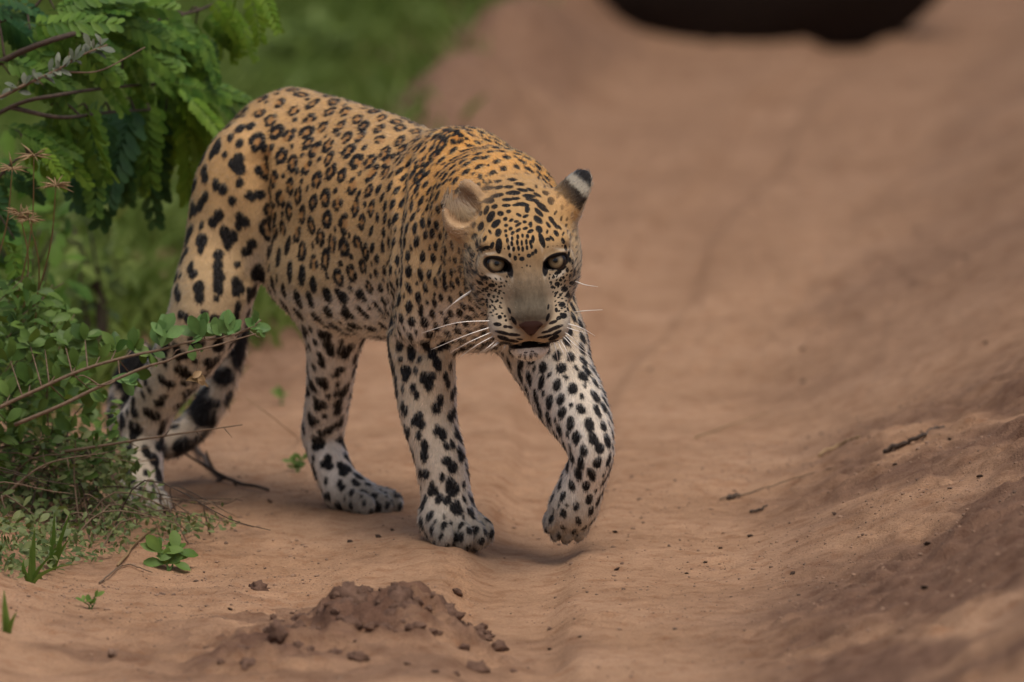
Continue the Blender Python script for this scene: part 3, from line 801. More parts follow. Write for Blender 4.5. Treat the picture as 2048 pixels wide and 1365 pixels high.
def ground_z(X, Y):                                              # height read back from the built sheet
    X = np.atleast_1d(np.asarray(X, float)); Y = np.atleast_1d(np.asarray(Y, float))
    i = np.clip(np.searchsorted(xs, X)-1, 0, len(xs)-2); j = np.clip(np.searchsorted(ys, Y)-1, 0, len(ys)-2)
    a = np.clip((X-xs[i])/(xs[i+1]-xs[i]), 0, 1); b = np.clip((Y-ys[j])/(ys[j+1]-ys[j]), 0, 1)
    return (_GZ[j, i]*(1-a)+_GZ[j, i+1]*a)*(1-b) + (_GZ[j+1, i]*(1-a)+_GZ[j+1, i+1]*a)*b
nx, ny = len(xs), len(ys)
ii = (np.arange(ny-1)[:, None]*nx + np.arange(nx-1)[None, :]).ravel()
GQ = np.stack([ii, ii+1, ii+1+nx, ii+nx], 1)
m, nt, b = new_mat('sandy_track'); M_SAND = m
geo = nd(nt, 'ShaderNodeNewGeometry'); pos = geo.outputs['Position']
n1 = noise(nt, 3.2, 5, .6, pos); n2 = noise(nt, 26, 5, .65, pos); n3 = noise(nt, 240, 3, .6, pos)
base = ramp(nt, n1, [(.30, (.290, .170, .098)), (.55, (.372, .226, .136)), (.75, (.418, .262, .164))])
base = mix(nt, .55, base, ramp(nt, n2, [(.3, (.30, .20, .14)), (.5, (.5, .5, .5)), (.72, (.62, .60, .58))]), 'OVERLAY')
base = mix(nt, .5, base, ramp(nt, n3, [(.25, (.25, .22, .20)), (.5, (.5, .5, .5)), (.8, (.72, .70, .66))]), 'OVERLAY')
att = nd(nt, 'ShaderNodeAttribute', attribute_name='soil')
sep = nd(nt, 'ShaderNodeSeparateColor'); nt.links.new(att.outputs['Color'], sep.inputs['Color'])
base = mix(nt, sep.outputs['Red'], base, ramp(nt, n2, [(.3, (.075, .038, .026)), (.7, (.155, .085, .058))]))       # darker brown tone
base = mix(nt, sep.outputs['Green'], base, ramp(nt, n2, [(.3, (.070, .100, .022)), (.7, (.150, .175, .050))]))      # short turf
nt.links.new(base, b.inputs['Base Color']); b.inputs['Roughness'].default_value = .95; b.inputs['Specular IOR Level'].default_value = .15
hm = nd(nt, 'ShaderNodeMath', operation='ADD'); nt.links.new(n3, hm.inputs[0]); nt.links.new(n2, hm.inputs[1])
bump(nt, b, hm.outputs[0], .9, .005)
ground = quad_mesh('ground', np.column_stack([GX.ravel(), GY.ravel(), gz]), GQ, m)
ground['kind'] = 'structure'
_p = np.column_stack([GX.ravel(), GY.ravel()]); _u = _p[:, 0]-xc(_p[:, 1])
kl = np.interp(_p[:, 1], [-3, 0, 1.5, 3, 6, 10, 14, 60], [.62, .74, .70, .70, .80, 1.0, 1.1, 2.2])
green = sstep(0, .5, -_u-kl+.35*fbm(_p*1.6, 3, 90))*sstep(.6, 1.6, _p[:, 1])*.9
dark_tone = sstep(.30, .66, _p[:, 0]+.16*fbm(_p*3, 4, 91)+.16*sstep(.3, -1.2, _p[:, 1]))*sstep(2.0, .3, _p[:, 1])*.80*sstep(-.35, .35, fbm(np.column_stack([_p[:, 0]*5+_p[:, 1]*2, _p[:, 1]*3]), 4, 92)+.25)  # darker brown towards the right, broken up by noise
dark_tone = np.maximum(dark_tone, .50*sstep(.24, .55, _u+.10*fbm(_p*2, 3, 98))*sstep(-.2, 2.5, _p[:, 1])*(.75+.4*fbm(_p*1.7, 3, 99)))
dark_tone = np.maximum(dark_tone, .62*sstep(-.34, -.60, _u+.12*fbm(_p*2, 3, 88))*sstep(1.0, 3.0, _p[:, 1]))
dark_tone = np.maximum(dark_tone, .30*sstep(2.5, 7, _p[:, 1])+.20*sstep(7, 13, _p[:, 1]))  # darker brown with distance
dark_tone = np.maximum(dark_tone, .38*sstep(.1, .5, fbm(_p*np.array([2.0, 1.2]), 4, 93))*sstep(1.2, 3, _p[:, 1]))
dark_tone = np.maximum(dark_tone, .30*sstep(.15, .5, fbm(_p*np.array([9, 6]), 4, 94))*sstep(-.1, -.3, _p[:, 0])*sstep(1.5, .5, _p[:, 1]))
dark_tone = np.maximum(dark_tone, .55*sstep(.55, .2, np.hypot((_p[:, 0]+.30)/.9, (_p[:, 1]+1.15)/.75)+.25*fbm(_p*8, 4, 97)))
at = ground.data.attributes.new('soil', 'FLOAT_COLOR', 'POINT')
at.data.foreach_set('color', np.column_stack([dark_tone, green, np.zeros(len(dark_tone)), np.ones(len(dark_tone))]).astype(np.float32).ravel())
# ---------------------------------------------------------------- leopard
LC, FLEN, LW, LNOSE, LHEADW = leopard_coat(LV, LN)
leo_base = np.array([_S[:, 0].mean(), _S[:, 1].mean(), _S[:, 2].min()])
leopard = tag(empty('leopard', leo_base), 'spotted leopard prowling across the sandy track with one forepaw lifted, staring ahead', 'leopard')
m, nt, b = new_mat('leopard_skin')
a = nd(nt, 'ShaderNodeAttribute', attribute_name='coat'); nt.links.new(a.outputs['Color'], b.inputs['Base Color'])
b.inputs['Roughness'].default_value = .75; b.inputs['Specular IOR Level'].default_value = .2
geo = nd(nt, 'ShaderNodeNewGeometry'); bump(nt, b, noise(nt, 420, 3, .6, geo.outputs['Position']), .4, .0012)
body = quad_mesh('body', LV-leo_base, LQ, m, LNG); body.parent = leopard
at = body.data.attributes.new('coat', 'FLOAT_COLOR', 'POINT')
at.data.foreach_set('color', np.column_stack([LC, np.ones(len(LC))]).astype(np.float32).ravel())
# fur: real strands, lying with the lie of the coat
def make_fur(count, seed=3):
    rng = np.random.default_rng(seed)
    Q = LQ; p = LV[Q]
    ar = .5*np.linalg.norm(np.cross(p[:, 2]-p[:, 0], p[:, 3]-p[:, 1]), axis=1)
    fl = FLEN[Q].mean(1); hw = LHEADW[Q].mean(1)
    wt = ar*(fl > .001)*(1 + 2.2*hw)*np.clip(.0105/np.maximum(fl, .003), .6, 2.2)
    f = rng.choice(len(Q), count, p=wt/wt.sum())
    u, v = rng.random(count), rng.random(count)
    w4 = np.stack([(1-u)*(1-v), u*(1-v), u*v, (1-u)*v], 1)
    def lerp(A): return (A[Q[f]]*w4[..., None]).sum(1) if A.ndim == 2 else (A[Q[f]]*w4).sum(1)
    root, n, c, ln, hwt, wt = lerp(LV), lerp(LN), lerp(LC), lerp(FLEN), lerp(LHEADW), lerp(LW)
    n /= np.linalg.norm(n, axis=1)[:, None]
    d = fur_flow(root, n, hwt, wt)
    e = np.cross(n, d)
    clump = vnoise(root*140, 5)*.22
    ang = rng.normal(0, .16, count) + clump
    d = d*np.cos(ang)[:, None] + e*np.sin(ang)[:, None]
    ln = ln*rng.uniform(.65, 1.2, count); lift = rng.uniform(.18, .42, count)*(1-.35*hwt)
    t = np.array([0, .4, .75, 1.0])
    out = root[:, None] - n[:, None]*.0006 + (d[:, None]*t[None, :, None] + n[:, None]*(lift[:, None]*(1-(1-t[None])**1.7)*.62)[..., None])*ln[:, None, None]
    out[:, 3] += rng.normal(0, .06, (count, 3))*ln[:, None]
    guard = rng.random(count) < .12*(1-.8*np.clip(hwt, 0, 1))
    ln_ = np.where(guard, 1.5, 1.0)[:, None, None]
    out = root[:, None] + (out-root[:, None])*ln_; out[:, 1:] += (n*(np.where(guard, .22, 0)*ln)[:, None])[:, None]*np.array([.4, .8, 1.2])[None, :, None]
    c = c*(rng.uniform(.80, 1.18, count)*(1 + .26*vnoise(root*240, 51) + .14*vnoise(root*90, 52)))[:, None]
    c = c*np.where(guard, rng.uniform(.65, 1.45, count), 1)[:, None]; c = np.clip(c, .002, .95)
    hwt = np.where(guard, hwt-.5, hwt)                        # guard hairs are a little thicker
    # wispy hair growing across the open ear from its inner edge
    ne = 260; Bl = basis((-.20, -.95, .12), (-.50, .05, .85)); f_, r_, u_ = Bl; ec = P(925, 408, -.225)
    th = rng.uniform(-2.3, .55, ne); k = rng.uniform(.62, .98, ne)
    rt = ec + f_*.004 + (r_*(.036*k*np.cos(th))[:, None] + u_*(.040*k*np.sin(th))[:, None])
    dr = -(r_*np.cos(th)[:, None]*1.0 + u_*(np.sin(th)*.35-.55)[:, None]) + f_*.35 + rng.normal(0, .22, (ne, 3)); dr /= np.linalg.norm(dr, axis=1)[:, None]
    L_ = rng.uniform(.014, .034, ne)
    eo = rt[:, None] + dr[:, None]*(t[None, :, None]*L_[:, None, None]) + (u_*.35)[None, None]*((t**2)[None, :, None]*L_[:, None, None])
    ecol = np.array([.42, .31, .19])*rng.uniform(.6, 1.2, (ne, 1))
    # soft tufts at the lower edge of the turned ear
    return np.concatenate([out, eo]), np.concatenate([c, ecol]), np.concatenate([hwt, np.zeros(ne)])
NF = 420000
strand, fc, hwt = make_fur(NF); NF = len(strand)
hc = bpy.data.hair_curves.new('fur'); hc.add_curves([4]*NF)
hc.points.foreach_set('position', (strand-leo_base).astype(np.float32).ravel())
rad = hc.attributes.get('radius') or hc.attributes.new('radius', 'FLOAT', 'POINT')
rr = (np.array([.00030, .00030, .00022, .00006])[None]*(1-.40*hwt)[:, None]).astype(np.float32)
rad.data.foreach_set('value', rr.ravel())
at = hc.attributes.new('coat', 'FLOAT_COLOR', 'CURVE')
at.data.foreach_set('color', np.column_stack([fc, np.ones(NF)]).astype(np.float32).ravel())
m = bpy.data.materials.new('leopard_fur'); m.use_nodes = True; nt = m.node_tree
nt.nodes.remove(nt.nodes['Principled BSDF'])
hb = nt.nodes.new('ShaderNodeBsdfHairPrincipled'); hb.model = 'CHIANG'; hb.parametrization = 'COLOR'
a = nd(nt, 'ShaderNodeAttribute', attribute_name='coat'); nt.links.new(a.outputs['Color'], hb.inputs['Color'])
hb.inputs['Roughness'].default_value = .45; hb.inputs['Radial Roughness'].default_value = .65; hb.inputs['Coat'].default_value = 0; hb.inputs['IOR'].default_value = 1.4
nt.links.new(hb.outputs[0], nt.nodes['Material Output'].inputs['Surface'])
hc.materials.append(m)
fur = bpy.data.objects.new('fur', hc); col.objects.link(fur); fur.parent = leopard
# eyes
m, nt, b = new_mat('leopard_eye')
tc = nd(nt, 'ShaderNodeTexCoord'); ob = tc.outputs['Object']
sx = nd(nt, 'ShaderNodeSeparateXYZ'); nt.links.new(ob, sx.inputs[0])
cm = nd(nt, 'ShaderNodeCombineXYZ'); nt.links.new(sx.outputs['X'], cm.inputs['X']); nt.links.new(sx.outputs['Y'], cm.inputs['Y'])
ln = nd(nt, 'ShaderNodeVectorMath', operation='LENGTH'); nt.links.new(cm.outputs[0], ln.inputs[0])
dv = nd(nt, 'ShaderNodeMath', operation='DIVIDE'); nt.links.new(ln.outputs['Value'], dv.inputs[0]); dv.inputs[1].default_value = .0195
iris = ramp(nt, dv.outputs[0], [(.17, (.004, .004, .004)), (.22, (.12, .085, .045)), (.40, (.27, .20, .112)), (.54, (.215, .155, .088)), (.61, (.10, .07, .04)), (.67, (.010, .008, .008)), (.9, (.02, .015, .013))])
iris = mix(nt, .35, iris, ramp(nt, noise(nt, 600, 3, .6, ob), [(.3, (.3, .3, .3)), (.7, (.7, .7, .7))]), 'OVERLAY')
nt.links.new(iris, b.inputs['Base Color']); b.inputs['Roughness'].default_value = .10; b.inputs['Specular IOR Level'].default_value = .38
def uv_sphere(r, nu=32, nv=24, sz=1.0):
    V = [(0, 0, r*sz)]; F = []
    for i in range(1, nv):
        th = math.pi*i/nv
        for j in range(nu): V.append((r*math.sin(th)*math.cos(2*math.pi*j/nu), r*math.sin(th)*math.sin(2*math.pi*j/nu), r*sz*math.cos(th)))
    V.append((0, 0, -r*sz))
    for j in range(nu): F.append([0, 1+j, 1+(j+1) % nu])
    for i in range(nv-2):
        for j in range(nu): a0 = 1+i*nu+j; a1 = 1+i*nu+(j+1) % nu; F.append([a0, a0+nu, a1+nu, a1])
    for j in range(nu): F.append([len(V)-1, 1+(nv-2)*nu+(j+1) % nu, 1+(nv-2)*nu+j])
    return V, F
for s in (-1, 1):
    V, F = uv_sphere(.0195)
    e = mesh_obj('eye', V, F, m, leopard)
    c = G(s*.0475, -.0004, .0158)
    look = Vector(CAM - c).normalized() + Vector((.0, 0, .03))
    e.matrix_local = Matrix.Translation(Vector(c-leo_base)) @ look.to_track_quat('Z', 'Y').to_matrix().to_4x4()
# whiskers
def tube(pts, r0, r1, n=5):
    pts = np.asarray(pts, float); V = []; F = []
    for i, p in enumerate(pts):
        d = pts[min(i+1, len(pts)-1)]-pts[max(i-1, 0)]; d = d/(np.linalg.norm(d)+1e-12)
        a = np.cross(d, (0, 0, 1.) if abs(d[2]) < .9 else (1., 0, 0)); a /= np.linalg.norm(a); c = np.cross(d, a)
        r = r0 + (r1-r0)*i/(len(pts)-1) if not hasattr(r0, '__len__') else r0[i]
        for k in range(n): V.append(p + r*(a*math.cos(2*math.pi*k/n)+c*math.sin(2*math.pi*k/n)))
    for i in range(len(pts)-1):
        for k in range(n): F.append([i*n+k, i*n+(k+1) % n, (i+1)*n+(k+1) % n, (i+1)*n+k])
    F.append(list(range(n))[::-1]); F.append([(len(pts)-1)*n+k for k in range(n)])
    return np.array(V), F
def bez(p, n=14):
    """smooth curve through a few points"""
    q = spline([(np.asarray(a, float), 0.) for a in p], max(2, n//max(1, len(p)-1)))
    return q[:, :3]
m_wh, nt, b = new_mat('whisker'); b.inputs['Base Color'].default_value = (.88, .84, .78, 1); b.inputs['Roughness'].default_value = .4
WH = [((992, 642), (915, 646), (842, 667)), ((990, 652), (930, 672), (862, 700)), ((994, 660), (940, 684), (900, 706)), ((996, 668), (955, 690), (918, 716)), ((1000, 674), (975, 696), (958, 706)), ((1003, 676), (985, 694), (966, 706)), ((1006, 680), (990, 692), (978, 704)),
      ((942, 582), (915, 600), (884, 628)), ((940, 586), (912, 604), (890, 620)), ((1014, 684), (1008, 697), (1000, 708)),
      ((1118, 658), (1142, 674), (1170, 700)), ((1116, 664), (1140, 688), (1163, 722)), ((1112, 668), (1132, 700), (1150, 750)), ((1122, 652), (1148, 660), (1176, 668)), ((1108, 670), (1126, 705), (1138, 740)), ((1126, 646), (1160, 655), (1190, 672)), ((1148, 625), (1170, 622), (1205, 620)),
      ((1148, 562), (1170, 570), (1196, 574)), ((1104, 674), (1112, 700), (1118, 735)), ((1120, 660), (1150, 690), (1180, 712))]
for a0, a1, a2 in WH:
    s = -1 if a0[0] < 1055 else 1
    y0 = -.335 if a0[1] > 630 else -.27
    pts = bez([P(*a0, y0), P(*a1, y0-.015), P(*a2, y0+.01)])
    V, F = tube(pts-leo_base, .00095, .00025, 4); mesh_obj('whisker', V, F, m_wh, leopard)
# ---------------------------------------------------------------- plants
def leaf_mat(name, c0, c1, trans=.35, rough=.5, spec=.3):
    m, nt, b = new_mat(name)
    oi = nd(nt, 'ShaderNodeObjectInfo'); geo = nd(nt, 'ShaderNodeNewGeometry')
    ad = nd(nt, 'ShaderNodeMath', operation='ADD'); nt.links.new(oi.outputs['Random'], ad.inputs[0]); nt.links.new(geo.outputs['Random Per Island'], ad.inputs[1])
    fr = nd(nt, 'ShaderNodeMath', operation='FRACT'); nt.links.new(ad.outputs[0], fr.inputs[0])
    c = ramp(nt, fr.outputs[0], [(0, c0), (1, c1)])
    tc = nd(nt, 'ShaderNodeTexCoord')
    c = mix(nt, .35, c, ramp(nt, noise(nt, 70, 3, .6, geo.outputs['Position']), [(.3, (.3, .3, .3)), (.7, (.68, .68, .62))]), 'OVERLAY')
    nt.links.new(c, b.inputs['Base Color']); b.inputs['Roughness'].default_value = rough; b.inputs['Specular IOR Level'].default_value = spec
    tr = nd(nt, 'ShaderNodeBsdfTranslucent'); nt.links.new(mix(nt, .5, c, (.16, .22, .02), 'MIX'), tr.inputs['Color'])
    ms = nd(nt, 'ShaderNodeMixShader'); ms.inputs[0].default_value = trans
    nt.links.new(b.outputs[0], ms.inputs[1]); nt.links.new(tr.outputs[0], ms.inputs[2]); nt.links.new(ms.outputs[0], nt.nodes['Material Output'].inputs['Surface'])
    return m
def bark_mat(name, c0, c1):
    m, nt, b = new_mat(name); geo = nd(nt, 'ShaderNodeNewGeometry')
    n = noise(nt, 120, 4, .6, geo.outputs['Position']); nt.links.new(ramp(nt, n, [(.3, c0), (.7, c1)]), b.inputs['Base Color'])
    b.inputs['Roughness'].default_value = .85; bump(nt, b, n, .5, .002); return m
M_PIN = leaf_mat('feathery_leaf', (0.053, 0.139, 0.018), (0.152, 0.271, 0.037), .42)
M_PIN2 = leaf_mat('young_feathery_leaf', (0.119, 0.238, 0.018), (0.198, 0.323, 0.029), .45)
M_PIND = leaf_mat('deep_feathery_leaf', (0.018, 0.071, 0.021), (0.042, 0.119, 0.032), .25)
M_OBO = leaf_mat('rounded_leaf', (0.092, 0.198, 0.055), (0.172, 0.304, 0.099), .34)
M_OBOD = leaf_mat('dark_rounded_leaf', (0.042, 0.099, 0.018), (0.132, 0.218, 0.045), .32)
M_LOW = leaf_mat('scrub_leaf', (0.048, 0.087, 0.024), (0.205, 0.238, 0.092), .30)
M_GREY = leaf_mat('grey_leaf', (.10, .125, .085), (.20, .22, .165), .25)
M_GRASS = leaf_mat('grass_blade', (0.079, 0.172, 0.026), (0.172, 0.271, 0.059), .4)
M_STRAW = leaf_mat('dry_straw', (.26, .17, .085), (.40, .27, .15), .2, .7)
M_BG = leaf_mat('far_grass', (0.112, 0.178, 0.034), (0.211, 0.277, 0.073), .42)
M_TWIG = bark_mat('twig_bark', (.10, .065, .040), (.20, .135, .085))
M_DARKTWIG = bark_mat('dark_twig_bark', (.030, .020, .014), (.075, .048, .032))
def obovate(n=6, wide=.5, fold=.14, tip=.12, droop=.10):
    """unit leaf along +Y, stalk at the origin, folded on its midrib"""
    V = []; F = []
    for i in range(n+1):
        t = i/n
        w = wide*(math.sin(math.pi*min(1, t**1.35*.93+.03)))**.8 if 0 < i < n else (.03 if i == 0 else tip*wide)
        zc = -droop*t*t
        V += [(-w, t, zc+fold*w), (0, t*1.0, zc), (w, t, zc+fold*w)]
    for i in range(n):
        a = i*3; F += [[a, a+1, a+4, a+3], [a+1, a+2, a+5, a+4]]
    return np.array(V), F
def pinnate(rng, pairs, lw=.050, ll=.205, droop=.35):
    """compound leaf, unit rachis along +Y, oblong leaflets in pairs"""
    V = []; F = []
    def add(v, f):
        o = sum(len(x) for x in V); V.append(np.asarray(v)); F.extend([[k+o for k in q] for q in f])
    rp = np.array([(0, t, -droop*t*t) for t in np.linspace(0, 1, 6)])
    v, f = tube(rp, .009, .004, 4); add(v, f)
    lv, lf = obovate(4, .40, .10, .5, .12)
    for i in range(pairs):
        t = .14 + .86*i/(pairs-1)
        for s in (-1, 1):
            L = ll*(.75+.35*math.sin(math.pi*min(1, t*.9+.1)))*rng.uniform(.88, 1.1)
            a = s*(math.radians(62) - .45*t) + rng.normal(0, .10)
            v = lv*np.array([lw/.4*.5*2, L, L]); v[:, 2] -= .25*v[:, 1] + rng.uniform(-.05, .08)*v[:, 1]
            ca, sa = math.cos(a), math.sin(a)
            v = np.column_stack([v[:, 0]*ca + v[:, 1]*sa, -v[:, 0]*sa + v[:, 1]*ca, v[:, 2]])
            add(v + np.array([0, t, -droop*t*t]), lf)
    return np.concatenate(V), F
def mesh_only(name, V, F, mat):
    me = bpy.data.meshes.new(name); me.from_pydata(np.asarray(V).tolist(), [], F); me.polygons.foreach_set('use_smooth', np.ones(len(me.polygons), bool)); me.materials.append(mat); return me
_r = np.random.default_rng(5)
PIN = {}
for nm, mt in (('mid', M_PIN), ('young', M_PIN2), ('deep', M_PIND)):
    PIN[nm] = [mesh_only('compound_leaf', *pinnate(_r, int(_r.integers(9, 14)), droop=_r.uniform(.15, .5)), mt) for _ in range(4)]
def leaf_set(mat, wides, n=5):
    return [mesh_only('leaf', *obovate(n, w, _r.uniform(.08, .3), _r.uniform(.1, .3), _r.uniform(-.05, .3)), mat) for w in wides]
L_OBO = leaf_set(M_OBO, (.26, .30, .34)); L_OBOD = leaf_set(M_OBOD, (.25, .30, .33)); L_LOW = leaf_set(M_LOW, (.20, .26, .30)); L_GREY = leaf_set(M_GREY, (.18, .22, .26))
def orient(p, d, up, size, base):
    """matrix that lays +Y of a unit leaf along d with its face towards up"""
    d = Vector(d).normalized(); up = Vector(up); x = d.cross(up)
    if x.length < 1e-4: x = d.cross(Vector((1, .2, .1)))
    x.normalize(); z = x.cross(d)
    M = Matrix((x, d, z)).transposed().to_4x4()
    return Matrix.Translation(Vector(np.asarray(p)-base)) @ M @ Matrix.Diagonal((size, size, size, 1))
def leaf_obj(name, me, parent, p, d, up, size, base):
    o = bpy.data.objects.new(name, me); col.objects.link(o); o.parent = parent; o.matrix_local = orient(p, d, up, size, base); return o
def stem_obj(name, pts, r0, r1, mat, parent, base, n=6, rng=None, wob=.0):
    pts = np.asarray(pts)
    if rng is not None and wob: pts = pts + rng.normal(0, wob, pts.shape)*np.linspace(0, 1, len(pts))[:, None]*(np.linspace(1, 0, len(pts))[:, None])**0
    V, F = tube(pts, r0, r1, n); return mesh_obj(name, V-base, F, mat, parent)
px_ = lambda L: L/1214.
def img_dir(deg, rng, dep=.35): a = math.radians(deg); return np.array([math.cos(a), rng.normal(0, dep), -math.sin(a)])

# --- overhanging feathery shrub, top left
rng = np.random.default_rng(21)
base = P(-150, 900, .55); base[2] = ground_z(base[0], base[1])[0]
shrub = tag(empty('feathery_shrub', base), 'tall green shrub with feathery compound leaves hanging beside the leopard\'s rump', 'shrub')
LIMB = [[base, P(-140, 500, .5), P(-90, 200, .45), P(10, 120, .40), P(140, 70, .36), P(260, 50, .62), P(400, 20, .82), P(470, -20, .88)],
        [P(-90, 200, .45), P(-20, 60, .5), P(60, 22, .5), P(95, -20, .5), P(140, -80, .5)],
        [P(-110, 300, .47), P(20, 215, .40), P(120, 190, .36), P(230, 175, .62), P(330, 170, .80), P(420, 190, .86)],
        [P(20, 215, .40), P(120, 235, .38), P(220, 225, .60), P(300, 220, .74)],
        [P(-140, 480, .5), P(-40, 400, .45), P(20, 330, .42), P(70, 300, .42)]]
limb_pts = []
for i, L in enumerate(LIMB):
    q = bez(L, 30); limb_pts.append(q); stem_obj('branch', q, .009 if i == 0 else .0045, .0016, M_DARKTWIG, shrub, base, 7)
limb_pts = np.concatenate(limb_pts)
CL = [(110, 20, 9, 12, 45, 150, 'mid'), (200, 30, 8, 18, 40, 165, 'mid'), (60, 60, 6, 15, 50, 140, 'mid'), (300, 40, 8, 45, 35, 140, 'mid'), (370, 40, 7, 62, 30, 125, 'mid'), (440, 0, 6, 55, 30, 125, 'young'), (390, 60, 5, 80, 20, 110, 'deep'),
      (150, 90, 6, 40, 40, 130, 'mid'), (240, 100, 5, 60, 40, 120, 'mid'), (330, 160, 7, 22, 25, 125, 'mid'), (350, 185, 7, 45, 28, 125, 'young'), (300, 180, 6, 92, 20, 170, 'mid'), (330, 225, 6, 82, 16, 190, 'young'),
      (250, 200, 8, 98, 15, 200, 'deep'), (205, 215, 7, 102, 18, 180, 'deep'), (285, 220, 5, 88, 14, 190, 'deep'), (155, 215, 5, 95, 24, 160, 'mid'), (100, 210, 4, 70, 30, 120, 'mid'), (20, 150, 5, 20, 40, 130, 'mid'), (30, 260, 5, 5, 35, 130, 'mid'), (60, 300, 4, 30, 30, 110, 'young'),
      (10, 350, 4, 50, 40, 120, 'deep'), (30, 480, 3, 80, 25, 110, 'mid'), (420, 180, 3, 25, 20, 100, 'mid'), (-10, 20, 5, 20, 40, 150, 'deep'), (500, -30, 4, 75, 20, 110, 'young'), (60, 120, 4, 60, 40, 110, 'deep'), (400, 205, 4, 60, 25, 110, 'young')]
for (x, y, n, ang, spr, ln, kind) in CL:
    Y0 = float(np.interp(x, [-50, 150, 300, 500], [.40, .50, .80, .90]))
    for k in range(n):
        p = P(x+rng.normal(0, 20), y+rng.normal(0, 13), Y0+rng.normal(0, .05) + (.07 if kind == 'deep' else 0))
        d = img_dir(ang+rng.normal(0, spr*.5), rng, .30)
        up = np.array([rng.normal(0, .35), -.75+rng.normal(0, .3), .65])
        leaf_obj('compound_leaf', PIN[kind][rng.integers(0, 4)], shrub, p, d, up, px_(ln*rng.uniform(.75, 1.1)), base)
    c = P(x, y, Y0); j = limb_pts[np.argmin(((limb_pts-c)**2).sum(1))]
    stem_obj('twig', bez([j, .5*(j+c)+np.array([0, 0, .012]), c], 8), .0025, .0012, M_DARKTWIG, shrub, base, 5)
# --- pale thorny twig running through it
base = P(-60, 215, .22); base = np.array([base[0], base[1], base[2]])
gt = tag(empty('thorn_twig', base), 'pale grey-leaved thorny twig poking through the feathery shrub', 'twig')
q = bez([base, P(0, 195, .22), P(60, 165, .21), P(115, 140, .20), P(160, 112, .20), P(215, 90, .21)], 24); stem_obj('stem', q, .004, .0014, M_TWIG, gt, base)
stem_obj('side_stem', bez([P(115, 140, .20), P(150, 145, .21), P(205, 140, .22), P(290, 95, .24)], 16), .0022, .001, M_TWIG, gt, base)
for k in range(54):
    t = rng.random()**.8; p = q[int(t*(len(q)-1))] + rng.normal(0, .004, 3)
    leaf_obj('leaf', L_GREY[rng.integers(0, 3)], gt, p, img_dir(rng.uniform(-150, 30), rng, .5), (rng.normal(0, .5), -.6, .6), px_(rng.uniform(20, 36)), base)
for k in range(16):
    p = q[rng.integers(2, len(q)-1)]; d = img_dir(rng.uniform(-120, 60), rng, .4); d /= np.linalg.norm(d)
    stem_obj('thorn', [p, p+d*px_(12), p+d*px_(22)], .0012, .0002, M_TWIG, gt, base, 4)
# --- branch with rounded leaves reaching across the hind leg
base = P(-120, 905, .02); base[2] = ground_z(base[0], base[1])[0]
rb = tag(empty('rounded_leaf_shrub', base), 'thorny branch with small rounded leaves reaching across the leopard\'s hind leg', 'shrub')
T1 = bez([base, P(-60, 850, .02), P(0, 815, .02), P(70, 782, .01), P(160, 742, .0), P(250, 715, -.01), P(320, 700, -.02), P(380, 684, -.02), P(440, 676, -.02), P(495, 660, -.02), P(522, 640, -.02)], 60)
T2 = bez([P(30, 850, .0), P(120, 812, -.03), P(175, 785, -.03), P(230, 760, -.04), P(292, 734, -.04), P(335, 722, -.05), P(365, 708, -.05), P(430, 692, -.05), P(470, 680, -.05), P(512, 668, -.05)], 60)
stem_obj('branch', T1, .0042, .0013, M_TWIG, rb, base); stem_obj('branch', T2, .0038, .0011, M_TWIG, rb, base)
for (a, c, e) in (((345, 715), (352, 702), (362, 698)), ((200, 772), (168, 752), (150, 755)), ((500, 664), (512, 672), (521, 676)), ((470, 672), (488, 660), (514, 652)), ((230, 762), (212, 770), (170, 768))):
    stem_obj('thorn', bez([P(*a, -.045), P(*c, -.05), P(*e, -.05)], 6), .0016, .0004, M_TWIG, rb, base, 4)
OB = [(325, 690, 7, -95, 55, 46, 0), (330, 672, 4, -80, 60, 40, 0), (398, 676, 6, -85, 70, 44, 0), (405, 662, 4, -100, 40, 40, 0), (455, 668, 6, -85, 60, 44, 0), (440, 676, 3, -120, 40, 40, 0), (505, 655, 5, -70, 80, 36, 0), (515, 662, 3, 40, 60, 30, 0),
      (380, 690, 3, 30, 60, 34, 0), (300, 705, 4, 60, 60, 34, 1), (265, 700, 6, -70, 80, 40, 1), (232, 700, 7, -90, 70, 42, 1), (200, 712, 6, -100, 70, 44, 1), (150, 735, 7, -90, 70, 44, 1), (110, 752, 6, -80, 80, 42, 1), (60, 770, 7, -90, 70, 46, 1), (20, 790, 5, -90, 70, 46, 1),
      (260, 748, 4, 70, 60, 40, 1), (240, 760, 4, 20, 50, 46, 0), (180, 780, 5, 80, 60, 38, 1), (130, 800, 5, -60, 80, 40, 1), (90, 700, 5, -90, 70, 40, 1), (170, 680, 5, -80, 80, 42, 1), (60, 690, 6, -90, 80, 44, 1), (20, 720, 6, -90, 80, 44, 1), (130, 690, 5, -80, 80, 42, 1), (10, 840, 5, -60, 90, 40, 1)]
for (x, y, n, ang, spr, ln, dk) in OB:
    Y0 = -.02 + (.08 if dk else 0); c = P(x, y, Y0)
    j = T1[np.argmin(((T1-c)**2).sum(1))]
    if np.linalg.norm(j-c) > .004: stem_obj('twig', bez([j, .5*(j+c), c], 5), .0016, .0009, M_TWIG, rb, base, 4)
    for k in range(n):
        d = img_dir(ang + (k-(n-1)/2)*spr*2.0/max(n-1, 1)*.8 + rng.normal(0, 10), rng, .4)
        leaf_obj('leaf', (L_OBOD if dk else L_OBO)[rng.integers(0, 3)], rb, c+rng.normal(0, .003, 3), d, (rng.normal(0, .5), -.8, .5+rng.normal(0, .3)), px_(ln*rng.uniform(.75, 1.08)), base)
